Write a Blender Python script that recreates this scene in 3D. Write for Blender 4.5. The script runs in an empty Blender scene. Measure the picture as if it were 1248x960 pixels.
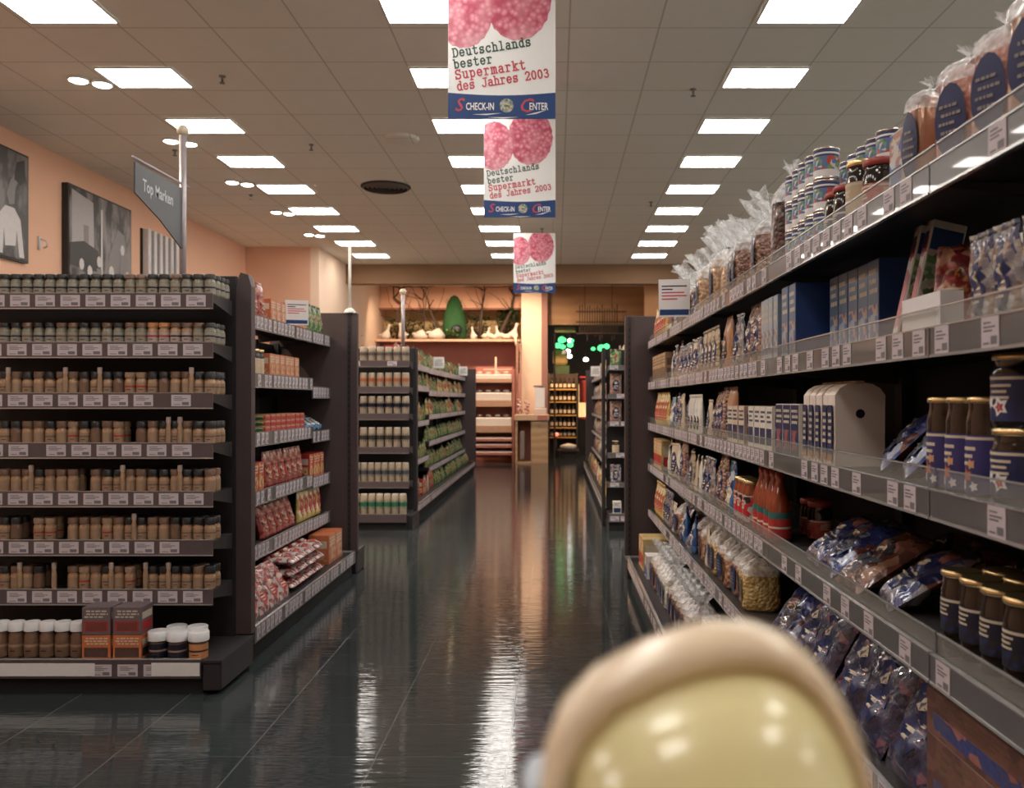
import bpy, math, random
import numpy as np
from math import pi, sin, cos, radians
from mathutils import Vector, Matrix, noise

C = bpy.context.scene.collection
sc = bpy.context.scene
rnd = random.Random(7)

# ---------------------------------------------------------------- camera, world, exposure
cam = bpy.data.objects.new('camera', bpy.data.cameras.new('camera'))
C.objects.link(cam)
cam.location = (0, 0, 1.35)
cam.rotation_euler = (radians(90), 0, 0)
cam.data.sensor_width = 36
cam.data.lens = 1080 / 1248 * 36
cam.data.shift_x = -53 / 1248
cam.data.shift_y = 8 / 1248
cam.data.clip_start = 0.02
cam.data.clip_end = 100
cam.data.dof.use_dof = True
cam.data.dof.focus_distance = 3.0
cam.data.dof.aperture_fstop = 5.0
sc.camera = cam

world = bpy.data.worlds.new('world')
sc.world = world
world.use_nodes = True
world.node_tree.nodes['Background'].inputs[0].default_value = (0.62, 0.60, 0.54, 1)
world.node_tree.nodes['Background'].inputs[1].default_value = 1.55  # ambient fill added to brighten the ceiling through the open right side
sc.view_settings.view_transform = 'Standard'
sc.view_settings.look = 'None'
sc.view_settings.gamma = 1.0
sc.view_settings.use_curve_mapping = False
sc.view_settings.exposure = 0.35

PANEL_POWER = 13.0       # radiance of the ceiling panels
PANEL_COL = (1.0, 0.95, 0.88)
SPOT_W = 190.0            # wall washers on the left wall
BACK_W = 110.0           # warm lamps over the bread and produce corner
H = 3.95                 # ceiling height


# ---------------------------------------------------------------- material helpers
MATS = {}


def _new(name):
    m = bpy.data.materials.new(name)
    m.use_nodes = True
    nt = m.node_tree
    return m, nt, nt.nodes['Principled BSDF']


def col4(c):
    return (c[0], c[1], c[2], 1.0)


def mat(name, c, rough=0.5, metal=0.0, var=0.12, scale=30, bump=0.0, coat=0.0, spec=0.5, emit=None, es=0.0, coords='Object'):
    """plain painted / plastic / metal surface with slight procedural variation"""
    if name in MATS:
        return MATS[name]
    m, nt, b = _new(name)
    N, L = nt.nodes, nt.links
    tc = N.new('ShaderNodeTexCoord')
    no = N.new('ShaderNodeTexNoise')
    no.inputs['Scale'].default_value = scale
    no.inputs['Detail'].default_value = 3
    L.new(tc.outputs[coords], no.inputs['Vector'])
    mx = N.new('ShaderNodeMix')
    mx.data_type = 'RGBA'
    mx.inputs[6].default_value = col4([x * (1 - var) for x in c])
    mx.inputs[7].default_value = col4([min(1, x * (1 + var)) for x in c])
    L.new(no.outputs[0], mx.inputs[0])
    L.new(mx.outputs[2], b.inputs['Base Color'])
    b.inputs['Roughness'].default_value = rough
    b.inputs['Metallic'].default_value = metal
    b.inputs['Specular IOR Level'].default_value = spec
    b.inputs['Coat Weight'].default_value = coat
    if bump:
        bu = N.new('ShaderNodeBump')
        bu.inputs['Strength'].default_value = bump
        bu.inputs['Distance'].default_value = 0.01
        L.new(no.outputs[0], bu.inputs['Height'])
        L.new(bu.outputs[0], b.inputs['Normal'])
    if emit:
        b.inputs['Emission Color'].default_value = col4(emit)
        b.inputs['Emission Strength'].default_value = es
    MATS[name] = m
    return m


def printed(name, cols, scale=30, rough=0.3, bump=0.15, stretch=(1, 1, 1), coat=0.0, crinkle=0.0, metal=0.0):
    """printed packaging: irregular patches of the given inks, plus fine lettering-like flecks"""
    if name in MATS:
        return MATS[name]
    m, nt, b = _new(name)
    N, L = nt.nodes, nt.links
    tc = N.new('ShaderNodeTexCoord')
    mp = N.new('ShaderNodeMapping')
    mp.inputs['Scale'].default_value = stretch
    L.new(tc.outputs['Object'], mp.inputs[0])
    vo = N.new('ShaderNodeTexVoronoi')
    vo.inputs['Scale'].default_value = scale
    L.new(mp.outputs[0], vo.inputs['Vector'])
    sp = N.new('ShaderNodeSeparateColor')
    L.new(vo.outputs['Color'], sp.inputs[0])
    cr = N.new('ShaderNodeValToRGB')
    cr.color_ramp.interpolation = 'CONSTANT'
    e = cr.color_ramp.elements
    while len(e) < len(cols):
        e.new(0.5)
    for i, c in enumerate(cols):
        e[i].position = i / len(cols)
        e[i].color = col4(c)
    L.new(sp.outputs[0], cr.inputs[0])
    L.new(cr.outputs[0], b.inputs['Base Color'])
    b.inputs['Roughness'].default_value = rough
    b.inputs['Coat Weight'].default_value = coat
    b.inputs['Metallic'].default_value = metal
    no = N.new('ShaderNodeTexNoise')
    no.inputs['Scale'].default_value = scale * 1.6
    no.inputs['Detail'].default_value = 4
    L.new(tc.outputs['Object'], no.inputs['Vector'])
    bu = N.new('ShaderNodeBump')
    bu.inputs['Strength'].default_value = bump + crinkle
    bu.inputs['Distance'].default_value = 0.012
    L.new(no.outputs[0], bu.inputs['Height'])
    L.new(bu.outputs[0], b.inputs['Normal'])
    MATS[name] = m
    return m


def lumps(name, cols, scale=70, rough=0.45, depth=0.8):
    """loose food seen through film: pebbly cells with bump"""
    if name in MATS:
        return MATS[name]
    m, nt, b = _new(name)
    N, L = nt.nodes, nt.links
    tc = N.new('ShaderNodeTexCoord')
    vo = N.new('ShaderNodeTexVoronoi')
    vo.inputs['Scale'].default_value = scale
    L.new(tc.outputs['Object'], vo.inputs['Vector'])
    sp = N.new('ShaderNodeSeparateColor')
    L.new(vo.outputs['Color'], sp.inputs[0])
    cr = N.new('ShaderNodeValToRGB')
    e = cr.color_ramp.elements
    while len(e) < len(cols):
        e.new(0.5)
    for i, c in enumerate(cols):
        e[i].position = i / max(1, len(cols) - 1)
        e[i].color = col4(c)
    L.new(sp.outputs[0], cr.inputs[0])
    L.new(cr.outputs[0], b.inputs['Base Color'])
    b.inputs['Roughness'].default_value = rough
    b.inputs['Coat Weight'].default_value = 0.6
    b.inputs['Coat Roughness'].default_value = 0.15
    bu = N.new('ShaderNodeBump')
    bu.invert = True
    bu.inputs['Strength'].default_value = depth
    bu.inputs['Distance'].default_value = 0.01
    L.new(vo.outputs['Distance'], bu.inputs['Height'])
    L.new(bu.outputs[0], b.inputs['Normal'])
    MATS[name] = m
    return m


def film(name, c=(0.85, 0.88, 0.9), clear=0.5, rough=0.18):
    """cellophane: partly see-through, milky and shiny"""
    if name in MATS:
        return MATS[name]
    m, nt, b = _new(name)
    N, L = nt.nodes, nt.links
    b.inputs['Base Color'].default_value = col4(c)
    b.inputs['Roughness'].default_value = rough
    b.inputs['Specular IOR Level'].default_value = 0.8
    tr = N.new('ShaderNodeBsdfTransparent')
    mx = N.new('ShaderNodeMixShader')
    tc = N.new('ShaderNodeTexCoord')
    no = N.new('ShaderNodeTexNoise')
    no.inputs['Scale'].default_value = 45
    L.new(tc.outputs['Object'], no.inputs['Vector'])
    mr = N.new('ShaderNodeMapRange')
    mr.inputs['From Min'].default_value = 0.35
    mr.inputs['From Max'].default_value = 0.65
    mr.inputs['To Min'].default_value = max(0, 1 - clear - 0.2)
    mr.inputs['To Max'].default_value = min(1, 1 - clear + 0.2)
    L.new(no.outputs[0], mr.inputs[0])
    L.new(mr.outputs[0], mx.inputs[0])
    L.new(tr.outputs[0], mx.inputs[1])
    L.new(b.outputs[0], mx.inputs[2])
    bu = N.new('ShaderNodeBump')
    bu.inputs['Strength'].default_value = 0.6
    bu.inputs['Distance'].default_value = 0.01
    L.new(no.outputs[0], bu.inputs['Height'])
    L.new(bu.outputs[0], b.inputs['Normal'])
    L.new(mx.outputs[0], N['Material Output'].inputs[0])
    MATS[name] = m
    return m


def glow(name, c, s):
    if name in MATS:
        return MATS[name]
    m, nt, b = _new(name)
    b.inputs['Base Color'].default_value = col4((0.8, 0.8, 0.8))
    b.inputs['Emission Color'].default_value = col4(c)
    b.inputs['Emission Strength'].default_value = s
    MATS[name] = m
    return m


def grid_mat(name, base, line, sx, sy, ox, oy, w, rough, kind, var=0.1):
    """tiles in world metres with joint lines every sx / sy (kind: floor / ceiling)"""
    m, nt, b = _new(name)
    N, L = nt.nodes, nt.links
    tc = N.new('ShaderNodeTexCoord')
    sep = N.new('ShaderNodeSeparateXYZ')
    L.new(tc.outputs['Object'], sep.inputs[0])

    def M(op, a, bb=None, c=None):
        n = N.new('ShaderNodeMath')
        n.operation = op
        for i, v in enumerate((a, bb, c)):
            if v is None:
                continue
            if isinstance(v, (int, float)):
                n.inputs[i].default_value = v
            else:
                L.new(v, n.inputs[i])
        return n.outputs[0]

    def line_of(s, o, step, ww):
        f = M('FRACT', M('DIVIDE', M('SUBTRACT', s, o), step))
        d = M('MINIMUM', f, M('SUBTRACT', 1.0, f))
        return M('LESS_THAN', M('MULTIPLY', d, step), ww)
    lx = line_of(sep.outputs[0], ox, sx, w)
    ly = line_of(sep.outputs[1], oy, sy, w * (0.75 if kind == 'floor' else 1))
    ln = M('MAXIMUM', lx, M('MULTIPLY', ly, 0.45 if kind == 'floor' else 1.0))
    no = N.new('ShaderNodeTexNoise')
    no.inputs['Scale'].default_value = 1.7 if kind == 'floor' else 9
    no.inputs['Detail'].default_value = 6
    L.new(tc.outputs['Object'], no.inputs['Vector'])
    # one tone per tile
    wn = N.new('ShaderNodeTexWhiteNoise')
    wn.noise_dimensions = '2D'
    cb = N.new('ShaderNodeCombineXYZ')
    L.new(M('FLOOR', M('DIVIDE', M('SUBTRACT', sep.outputs[0], ox), sx)), cb.inputs[0])
    L.new(M('FLOOR', M('DIVIDE', M('SUBTRACT', sep.outputs[1], oy), sy)), cb.inputs[1])
    L.new(cb.outputs[0], wn.inputs['Vector'])
    fac = M('ADD', M('MULTIPLY', no.outputs[0], 0.7), M('MULTIPLY', wn.outputs[0], 0.3))
    mx = N.new('ShaderNodeMix')
    mx.data_type = 'RGBA'
    mx.inputs[6].default_value = col4([x * (1 - var) for x in base])
    mx.inputs[7].default_value = col4([x * (1 + var) for x in base])
    L.new(fac, mx.inputs[0])
    m2 = N.new('ShaderNodeMix')
    m2.data_type = 'RGBA'
    L.new(ln, m2.inputs[0])
    L.new(mx.outputs[2], m2.inputs[6])
    m2.inputs[7].default_value = col4(line)
    L.new(m2.outputs[2], b.inputs['Base Color'])
    b.inputs['Roughness'].default_value = rough
    bu = N.new('ShaderNodeBump')
    if kind == 'floor':
        b.inputs['Specular IOR Level'].default_value = 0.55
        mp = N.new('ShaderNodeMapping')
        mp.inputs['Scale'].default_value = (4, 30, 1)
        L.new(tc.outputs['Object'], mp.inputs[0])
        n2 = N.new('ShaderNodeTexNoise')
        n2.inputs['Scale'].default_value = 1.0
        n2.inputs['Detail'].default_value = 3
        L.new(mp.outputs[0], n2.inputs['Vector'])
        rr = N.new('ShaderNodeMapRange')
        rr.inputs['To Min'].default_value = rough * 0.7
        rr.inputs['To Max'].default_value = rough * 1.5
        L.new(no.outputs[0], rr.inputs[0])
        L.new(rr.outputs[0], b.inputs['Roughness'])
        hh = M('SUBTRACT', n2.outputs[0], M('MULTIPLY', ln, 0.6))
        bu.inputs['Strength'].default_value = 0.33
        bu.inputs['Distance'].default_value = 0.005
        L.new(hh, bu.inputs['Height'])
    else:
        bu.inputs['Strength'].default_value = 0.2
        bu.inputs['Distance'].default_value = 0.004
        L.new(M('SUBTRACT', no.outputs[0], ln), bu.inputs['Height'])
    L.new(bu.outputs[0], b.inputs['Normal'])
    MATS[name] = m
    return m


def stripes(name, a, bcol, scale, axis='X', rough=0.5, dist=0.0):
    if name in MATS:
        return MATS[name]
    m, nt, b = _new(name)
    N, L = nt.nodes, nt.links
    tc = N.new('ShaderNodeTexCoord')
    wv = N.new('ShaderNodeTexWave')
    wv.bands_direction = axis
    wv.inputs['Scale'].default_value = scale
    wv.inputs['Distortion'].default_value = dist
    wv.inputs['Detail'].default_value = 3
    L.new(tc.outputs['Object'], wv.inputs['Vector'])
    mx = N.new('ShaderNodeMix')
    mx.data_type = 'RGBA'
    mx.inputs[6].default_value = col4(a)
    mx.inputs[7].default_value = col4(bcol)
    L.new(wv.outputs[1], mx.inputs[0])
    L.new(mx.outputs[2], b.inputs['Base Color'])
    b.inputs['Roughness'].default_value = rough
    MATS[name] = m
    return m


# ---------------------------------------------------------------- mesh helpers
class MB:
    def __init__(self):
        self.v, self.f, self.mi, self.sm = [], [], [], []
        self.mats = []

    def m(self, material):
        if material not in self.mats:
            self.mats.append(material)
        return self.mats.index(material)

    def add(self, verts, faces, material, smooth=False):
        o = len(self.v)
        k = self.m(material)
        self.v += [tuple(p) for p in verts]
        for f in faces:
            self.f.append([o + i for i in f])
            self.mi.append(k)
            self.sm.append(smooth)
        return self

    def box(self, x0, x1, y0, y1, z0, z1, material, bev=0.0, rz=None, c=None):
        b = min(bev, (x1 - x0) * .45, (y1 - y0) * .45, (z1 - z0) * .45)
        if b <= 0:
            vs = [(x, y, z) for z in (z0, z1) for y in (y0, y1) for x in (x0, x1)]
            fs = [(0, 2, 3, 1), (4, 5, 7, 6), (0, 1, 5, 4), (2, 6, 7, 3), (0, 4, 6, 2), (1, 3, 7, 5)]
        else:
            def ring(z, i):
                return [(x0 + i, y0 + b, z), (x0 + b, y0 + i, z), (x1 - b, y0 + i, z), (x1 - i, y0 + b, z),
                        (x1 - i, y1 - b, z), (x1 - b, y1 - i, z), (x0 + b, y1 - i, z), (x0 + i, y1 - b, z)]
            r = [ring(z0, b), ring(z0 + b, 0), ring(z1 - b, 0), ring(z1, b)]
            r[0] = [(min(max(x, x0 + b), x1 - b), min(max(y, y0 + b), y1 - b), z) for x, y, z in r[0]]
            r[3] = [(min(max(x, x0 + b), x1 - b), min(max(y, y0 + b), y1 - b), z) for x, y, z in r[3]]
            vs = [p for q in r for p in q]
            fs = [tuple(range(7, -1, -1)), tuple(range(24, 32))]
            for k in range(3):
                for i in range(8):
                    j = (i + 1) % 8
                    fs.append((k * 8 + i, k * 8 + j, k * 8 + 8 + j, k * 8 + 8 + i))
        if rz is not None:
            cx, cy = c if c else ((x0 + x1) / 2, (y0 + y1) / 2)
            cc, ss = cos(rz), sin(rz)
            vs = [(cx + (x - cx) * cc - (y - cy) * ss, cy + (x - cx) * ss + (y - cy) * cc, z) for x, y, z in vs]
        return self.add(vs, fs, material)

    def lathe(self, prof, material, seg=16, c=(0, 0, 0), sx=1, sy=1, smooth=True, caps=True):
        vs, fs = [], []
        n = len(prof)
        for r, z in prof:
            for i in range(seg):
                a = 2 * pi * i / seg
                vs.append((c[0] + r * cos(a) * sx, c[1] + r * sin(a) * sy, c[2] + z))
        for k in range(n - 1):
            for i in range(seg):
                j = (i + 1) % seg
                fs.append((k * seg + i, k * seg + j, (k + 1) * seg + j, (k + 1) * seg + i))
        self.add(vs, fs, material, smooth)
        if caps:
            if prof[0][0] > 1e-4:
                self.add(vs[:seg], [tuple(range(seg - 1, -1, -1))], material)
            if prof[-1][0] > 1e-4:
                self.add(vs[-seg:], [tuple(range(seg))], material)
        return self

    def tube(self, pts, radii, material, seg=6, smooth=True):
        if isinstance(radii, (int, float)):
            radii = [radii] * len(pts)
        P = [Vector(p) for p in pts]
        vs, fs = [], []
        for i, p in enumerate(P):
            d = (P[min(i + 1, len(P) - 1)] - P[max(i - 1, 0)]).normalized()
            up = Vector((0, 0, 1)) if abs(d.z) < 0.9 else Vector((1, 0, 0))
            a = d.cross(up).normalized()
            b = d.cross(a)
            for k in range(seg):
                t = 2 * pi * k / seg
                vs.append(p + (a * cos(t) + b * sin(t)) * radii[i])
        for i in range(len(P) - 1):
            for k in range(seg):
                j = (k + 1) % seg
                fs.append((i * seg + k, i * seg + j, (i + 1) * seg + j, (i + 1) * seg + k))
        fs.append(tuple(range(seg - 1, -1, -1)))
        fs.append(tuple((len(P) - 1) * seg + k for k in range(seg)))
        return self.add(vs, fs, material, smooth)

    def ball(self, c, rx, ry, rz, material, seg=10, rings=7, jitter=0.0, seed=0):
        vs, fs = [], []
        for k in range(rings + 1):
            th = pi * k / rings
            for i in range(seg):
                a = 2 * pi * i / seg
                d = Vector((sin(th) * cos(a), sin(th) * sin(a), cos(th)))
                s = 1 + jitter * noise.noise(d * 2.3 + Vector((seed * 3.1, seed, 0)))
                vs.append((c[0] + d.x * rx * s, c[1] + d.y * ry * s, c[2] + d.z * rz * s))
        for k in range(rings):
            for i in range(seg):
                j = (i + 1) % seg
                fs.append((k * seg + i, (k + 1) * seg + i, (k + 1) * seg + j, k * seg + j))
        return self.add(vs, fs, material, True)

    def prism(self, pts, y0, y1, material):
        """polygon in xz extruded from y0 to y1"""
        n = len(pts)
        vs = [(x, y0, z) for x, z in pts] + [(x, y1, z) for x, z in pts]
        fs = [tuple(range(n)), tuple(range(2 * n - 1, n - 1, -1))]
        for i in range(n):
            j = (i + 1) % n
            fs.append((i, i + n, j + n, j))
        return self.add(vs, fs, material)

    def xform(self, M4):
        self.v = [tuple(M4 @ Vector(p)) for p in self.v]
        return self

    def mesh(self, name):
        me = bpy.data.meshes.new(name)
        me.from_pydata(self.v, [], self.f)
        for mt in self.mats:
            me.materials.append(mt)
        me.polygons.foreach_set('material_index', self.mi)
        me.polygons.foreach_set('use_smooth', self.sm)
        me.update()
        return me

    def build(self, name, parent=None, **kw):
        o = bpy.data.objects.new(name, self.mesh(name))
        C.objects.link(o)
        if parent:
            o.parent = parent
        for k, v in kw.items():
            o[k] = v
        return o


def thing(name, label, cat, loc=(0, 0, 0), rz=0.0, group=None):
    o = bpy.data.objects.new(name, None)
    C.objects.link(o)
    o.empty_display_size = 0.05
    o.location = loc
    o.rotation_euler = (0, 0, rz)
    if label:
        o['label'] = label
        o['category'] = cat
    if group:
        o['group'] = group
    return o


def tag(o, label, cat, group=None, kind=None):
    o['label'] = label
    o['category'] = cat
    if group:
        o['group'] = group
    if kind:
        o['kind'] = kind
    return o


def struct(o, label, cat):
    return tag(o, label, cat, kind='structure')


KIDS = {}


def kids(o):
    return [c for c in bpy.data.objects if c.parent == o]


def copy_tree(o, parent=None, tree=None):
    c = o.copy()
    C.objects.link(c)
    c.parent = parent
    for ch, sub in (tree if tree is not None else []):
        copy_tree(ch, c, sub)
    return c


def read_tree(o):
    return [(c, read_tree(c)) for c in o.children]


USED = {}
PROTO = {}


def spawn(key, loc, rot=(0, 0, 0), label='', cat=None, group=None, scale=None):
    """first call places the prototype itself, later calls copies of it with its parts"""
    root, c0 = PROTO[key]
    if key not in USED:
        bpy.context.view_layer.update()
        USED[key] = read_tree(root)
        o = root
    else:
        o = copy_tree(root, None, USED[key])
    o.location = loc
    o.rotation_euler = rot
    if scale:
        o.scale = scale
    elif o is not root:
        o.scale = (1, 1, 1)
    o['label'] = label
    o['category'] = cat or c0
    if group:
        o['group'] = group
    elif 'group' in o:
        del o['group']
    return o


ORD = ['first', 'second', 'third', 'fourth', 'fifth', 'sixth', 'seventh', 'eighth', 'ninth', 'tenth', 'eleventh',
       'twelfth', 'thirteenth', 'fourteenth', 'fifteenth', 'sixteenth', 'seventeenth', 'eighteenth', 'nineteenth',
       'twentieth', 'twenty-first', 'twenty-second', 'twenty-third', 'twenty-fourth', 'twenty-fifth', 'twenty-sixth']


_TXT = {}
_EXT = {}


def proto_pts(key):
    """all corner points of a prototype in its own frame"""
    if key not in _EXT:
        pts = []
        root = PROTO[key][0]

        def walk(o, M4):
            for ch in o.children:
                M5 = M4 @ Matrix.Translation(ch.location) @ ch.rotation_euler.to_matrix().to_4x4()
                if ch.type == 'MESH':
                    pts.extend([tuple(M5 @ v.co) for v in ch.data.vertices])
                walk(ch, M5)
        walk(root, Matrix.Identity(4))
        _EXT[key] = np.array(pts)
    return _EXT[key]


def ext(key, rot, scale=None):
    """bounding box (lo, hi) of a prototype once turned and scaled"""
    p = proto_pts(key)
    if scale:
        p = p * np.array(scale)
    from mathutils import Euler
    q = p @ np.array(Euler(rot).to_matrix()).T
    return q.min(axis=0), q.max(axis=0)


def put(key, lo, rot, scale, hmax, **kw):
    """stand a product with its bounding box starting at lo = (x or None.., y, z); shrinks it if too tall"""
    a, b = ext(key, rot, scale)
    s = scale or (1, 1, 1)
    if hmax and b[2] - a[2] > hmax:
        f = hmax / (b[2] - a[2])
        s = (s[0], s[1], s[2] * f) if abs(rot[0]) < .1 else (s[0] * f, s[1] * f, s[2] * f)
        a, b = ext(key, rot, s)
    return a, b, s




def text_mesh(s, size, material, extrude=0.0004, bold=0.0, shear=0.0):
    k = (s, size, material.name, extrude, bold, shear)
    if k in _TXT:
        return _TXT[k]
    cu = bpy.data.curves.new('txt', 'FONT')
    cu.body = s
    cu.size = size
    cu.extrude = extrude
    cu.offset = bold
    cu.shear = shear
    cu.resolution_u = 2
    o = bpy.data.objects.new('txt', cu)
    C.objects.link(o)
    dg = bpy.context.evaluated_depsgraph_get()
    me = bpy.data.meshes.new_from_object(o.evaluated_get(dg))
    bpy.data.objects.remove(o)
    me.materials.clear()
    me.materials.append(material)
    _TXT[k] = me
    return me


def add_text(name, s, size, material, parent, loc, rot=(pi / 2, 0, 0), bold=0.0, shear=0.0, sx=1.0):
    o = bpy.data.objects.new(name, text_mesh(s, size, material, 0.0004, bold, shear))
    C.objects.link(o)
    o.parent = parent
    o.location = loc
    o.rotation_euler = rot
    o.scale = (sx, 1, 1)
    return o
# ---------------------------------------------------------------- room shell
m_floor = grid_mat('floor_tile', (0.036, 0.044, 0.046), (0.10, 0.105, 0.10), 0.5, 0.335, -0.18, 3.36, 0.0035, 0.06, 'floor', 0.35)
m_ceil = grid_mat('ceiling_tile', (0.90, 0.86, 0.77), (0.62, 0.57, 0.48), 0.625, 0.625, -0.84 + 0.3125, 5.87 + 0.3125, 0.006, 0.9, 'ceiling', 0.04)
m_pink = mat('peach_plaster', (0.80, 0.47, 0.32), 0.85, var=0.06, scale=2, bump=0.05)
m_pale = mat('pale_peach_plaster', (0.88, 0.66, 0.50), 0.85, var=0.05, scale=2)
m_brown = mat('brown_soffit', (0.30, 0.17, 0.09), 0.7, var=0.08, scale=3)
m_wood = stripes('orange_wood_panel', (0.44, 0.24, 0.11), (0.50, 0.28, 0.13), 1.5, 'Z', 0.55, 3.0)
m_wall_or = mat('orange_wall', (0.55, 0.26, 0.12), 0.8, var=0.1, scale=2)
m_burg = mat('burgundy_wall', (0.45, 0.17, 0.13), 0.75, var=0.1, scale=4)
m_olive = mat('yellow_niche', (0.62, 0.47, 0.24), 0.8, var=0.1, scale=3)
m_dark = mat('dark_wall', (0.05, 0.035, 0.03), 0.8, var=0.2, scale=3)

struct(MB().box(-9, 9, -4, 27, -0.1, 0, m_floor).build('floor'), 'dark glossy grey green tiled floor of the aisle', 'floor')
struct(MB().box(-9, 9, -4, 27, H, H + 0.1, m_ceil).build('ceiling'), 'beige ceiling of square panels above the aisles', 'ceiling')
struct(MB().box(-5.4, -5.25, -4, 15.0, 0, H, m_pink).build('wall_left'), 'peach plaster wall hung with black and white photographs', 'wall')
w = MB().box(-5.4, -4.15, 15.0, 15.15, 0, H, m_pink).box(-4.15, -4.0, 15.0, 20.9, 0, H, m_pale)
struct(w.build('wall_left_return'), 'peach wall corner stepping in behind the photograph wall', 'wall')
struct(MB().box(-4.0, -0.20, 20.75, 20.9, 0, H, m_olive).build('wall_back'), 'ochre yellow niche wall behind the straw geese display', 'wall')
struct(MB().box(-4.0, -0.765, 20.2, 20.75, 0, 2.655, m_burg).build('wall_bakery'), 'burgundy wall panel behind the bread shelves', 'wall')
struct(MB().box(-4.0, -0.765, 20.15, 20.75, 3.44, H, m_pink).build('trim_bulkhead'), 'pink bulkhead box above the straw geese niche', 'bulkhead')
struct(MB().box(-4.0, -0.765, 20.08, 20.15, 3.41, 3.45, mat('dark_trim', (0.25, 0.09, 0.06), 0.6)).build('trim_picture_rail'), 'thin dark red rail under the pink bulkhead', 'trim')
struct(MB().box(-5.25, 9, 16.9, 17.15, 3.58, H, m_brown).build('trim_soffit'), 'brown soffit beam dropping from the far end of the ceiling', 'beam')
struct(MB().box(-0.76, -0.31, 19.75, 20.75, 0, H, m_pale).build('pillar_pink'), 'bright pale pink pillar beside the produce entrance', 'pillar')
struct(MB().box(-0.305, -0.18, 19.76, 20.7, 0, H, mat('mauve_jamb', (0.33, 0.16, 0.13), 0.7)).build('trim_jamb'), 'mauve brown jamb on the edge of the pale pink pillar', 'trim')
struct(MB().box(-0.17, 9, 20.2, 20.4, 3.08, H, m_wood).build('wall_lintel'), 'orange brown timber clad lintel above the produce entrance', 'lintel')
struct(MB().box(1.75, 9, 17.4, 17.55, 0, H, m_wall_or).build('wall_right_back'), 'orange brown wall beyond the far end of the tall food racks', 'wall')
for i, x in enumerate((2.35, 2.95)):
    struct(MB().box(x, x + 0.03, 17.38, 17.40, 0, 3.4, mat('dark_trim', (0.25, 0.09, 0.06), 0.6)).build('trim_%d' % (i + 1)),
           'thin vertical joint strip on the orange brown wall, ' + ('nearer' if i == 0 else 'farther from') + ' the aisle', 'trim')
struct(MB().box(-9, 9, -4, -3.9, 0, H, m_pale).build('wall_front'), 'plain wall behind the viewer', 'wall')
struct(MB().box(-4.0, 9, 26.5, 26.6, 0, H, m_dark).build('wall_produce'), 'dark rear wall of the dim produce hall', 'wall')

# ---------------------------------------------------------------- ceiling fittings
m_frame = mat('white_enamel', (0.75, 0.72, 0.68), 0.5, var=0.03)
m_panel = glow('lamp_diffuser', PANEL_COL, PANEL_POWER)
PROTO['panel'] = (thing('ceiling_light', '', 'ceiling light'), 'ceiling light')
r = PROTO['panel'][0]
f = MB()
f.box(-0.31, 0.31, -0.22, -0.205, -0.012, 0, m_frame).box(-0.31, 0.31, 0.205, 0.22, -0.012, 0, m_frame)
f.box(-0.31, -0.295, -0.205, 0.205, -0.012, 0, m_frame).box(0.295, 0.31, -0.205, 0.205, -0.012, 0, m_frame)
f.build('frame', r)
MB().box(-0.295, 0.295, -0.205, 0.205, -0.008, 0, m_panel).build('diffuser', r)
ROWS = ((-3.30, 'row by the photograph wall'), (-0.84, 'row behind the banners'),
        (1.68, 'row over the dry food rack'), (4.19, 'row beyond the dry food rack'))
for x, where in ROWS:
    for k in range(-5, 9):
        y = 5.87 + 1.25 * k
        n = 8 - k
        spawn('panel', (x, y, H - 0.002), label='bright ceiling panel light, %s from the soffit, %s' % (ORD[n], where),
              group='ceiling panel lights')

m_spot = glow('spot_lens', (1.0, 0.93, 0.8), 14.0)
PROTO['spot'] = (thing('ceiling_spotlight', '', 'spotlight'), 'spotlight')
r = PROTO['spot'][0]
MB().lathe([(0.075, -0.02), (0.085, -0.012), (0.085, 0)], m_frame, 20).build('ring', r)
MB().lathe([(0.001, -0.03), (0.05, -0.03), (0.07, -0.021)], m_spot, 20).build('lens', r)
for k, (x, y) in enumerate([(-3.85, 7.15), (-3.83, 8.83), (-3.83, 10.5), (-3.83, 12.16), (-3.84, 13.8), (-3.85, 5.5)]):
    for d in (0, 0.11):
        spawn('spot', (x + d * 1.3, y + d * 0.9, H - 0.002), label='small round ceiling spotlight, %s one of the %s pair along the photograph wall'
              % ('outer' if d == 0 else 'inner', ORD[(k + 1) % 6]), group='twin wall spotlights')
    l = bpy.data.objects.new('wall_washer', bpy.data.lights.new('wall_washer', 'SPOT'))
    C.objects.link(l)
    l.data.energy = SPOT_W
    l.data.color = (1.0, 0.74, 0.52)
    l.data.spot_size = radians(95)
    l.data.spot_blend = 0.7
    l.data.shadow_soft_size = 0.06
    l.location = (x, y, H - 0.06)
    l.rotation_euler = (0, radians(-40), 0)

r = thing('air_diffuser', 'round dark ribbed air outlet in the ceiling over the far shelves', 'vent', (-2.06, 10.76, H))
mb = MB()
m_vent = mat('vent_grey', (0.16, 0.13, 0.11), 0.6)
for i in range(5):
    q = 0.05 + i * 0.052
    mb.lathe([(q, -0.035), (q + 0.03, -0.006), (q + 0.036, -0.006), (q + 0.006, -0.037), (q, -0.035)], m_vent, 28, caps=False)
mb.build('louvres', r)
MB().lathe([(0.30, 0), (0.30, -0.012), (0.28, -0.02), (0.275, -0.004), (0.001, -0.004)], mat('vent_back', (0.05, 0.04, 0.04), 0.8), 28, caps=False).build('rim', r)
r = thing('ceiling_speaker', 'pale round perforated ceiling outlet nearer than the dark one', 'vent', (-1.52, 8.78, H))
MB().lathe([(0.17, 0), (0.17, -0.015), (0.15, -0.025), (0.001, -0.02)], m_ceil, 24).build('grille', r)
m_det = mat('detector_grey', (0.20, 0.18, 0.17), 0.5)
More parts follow.
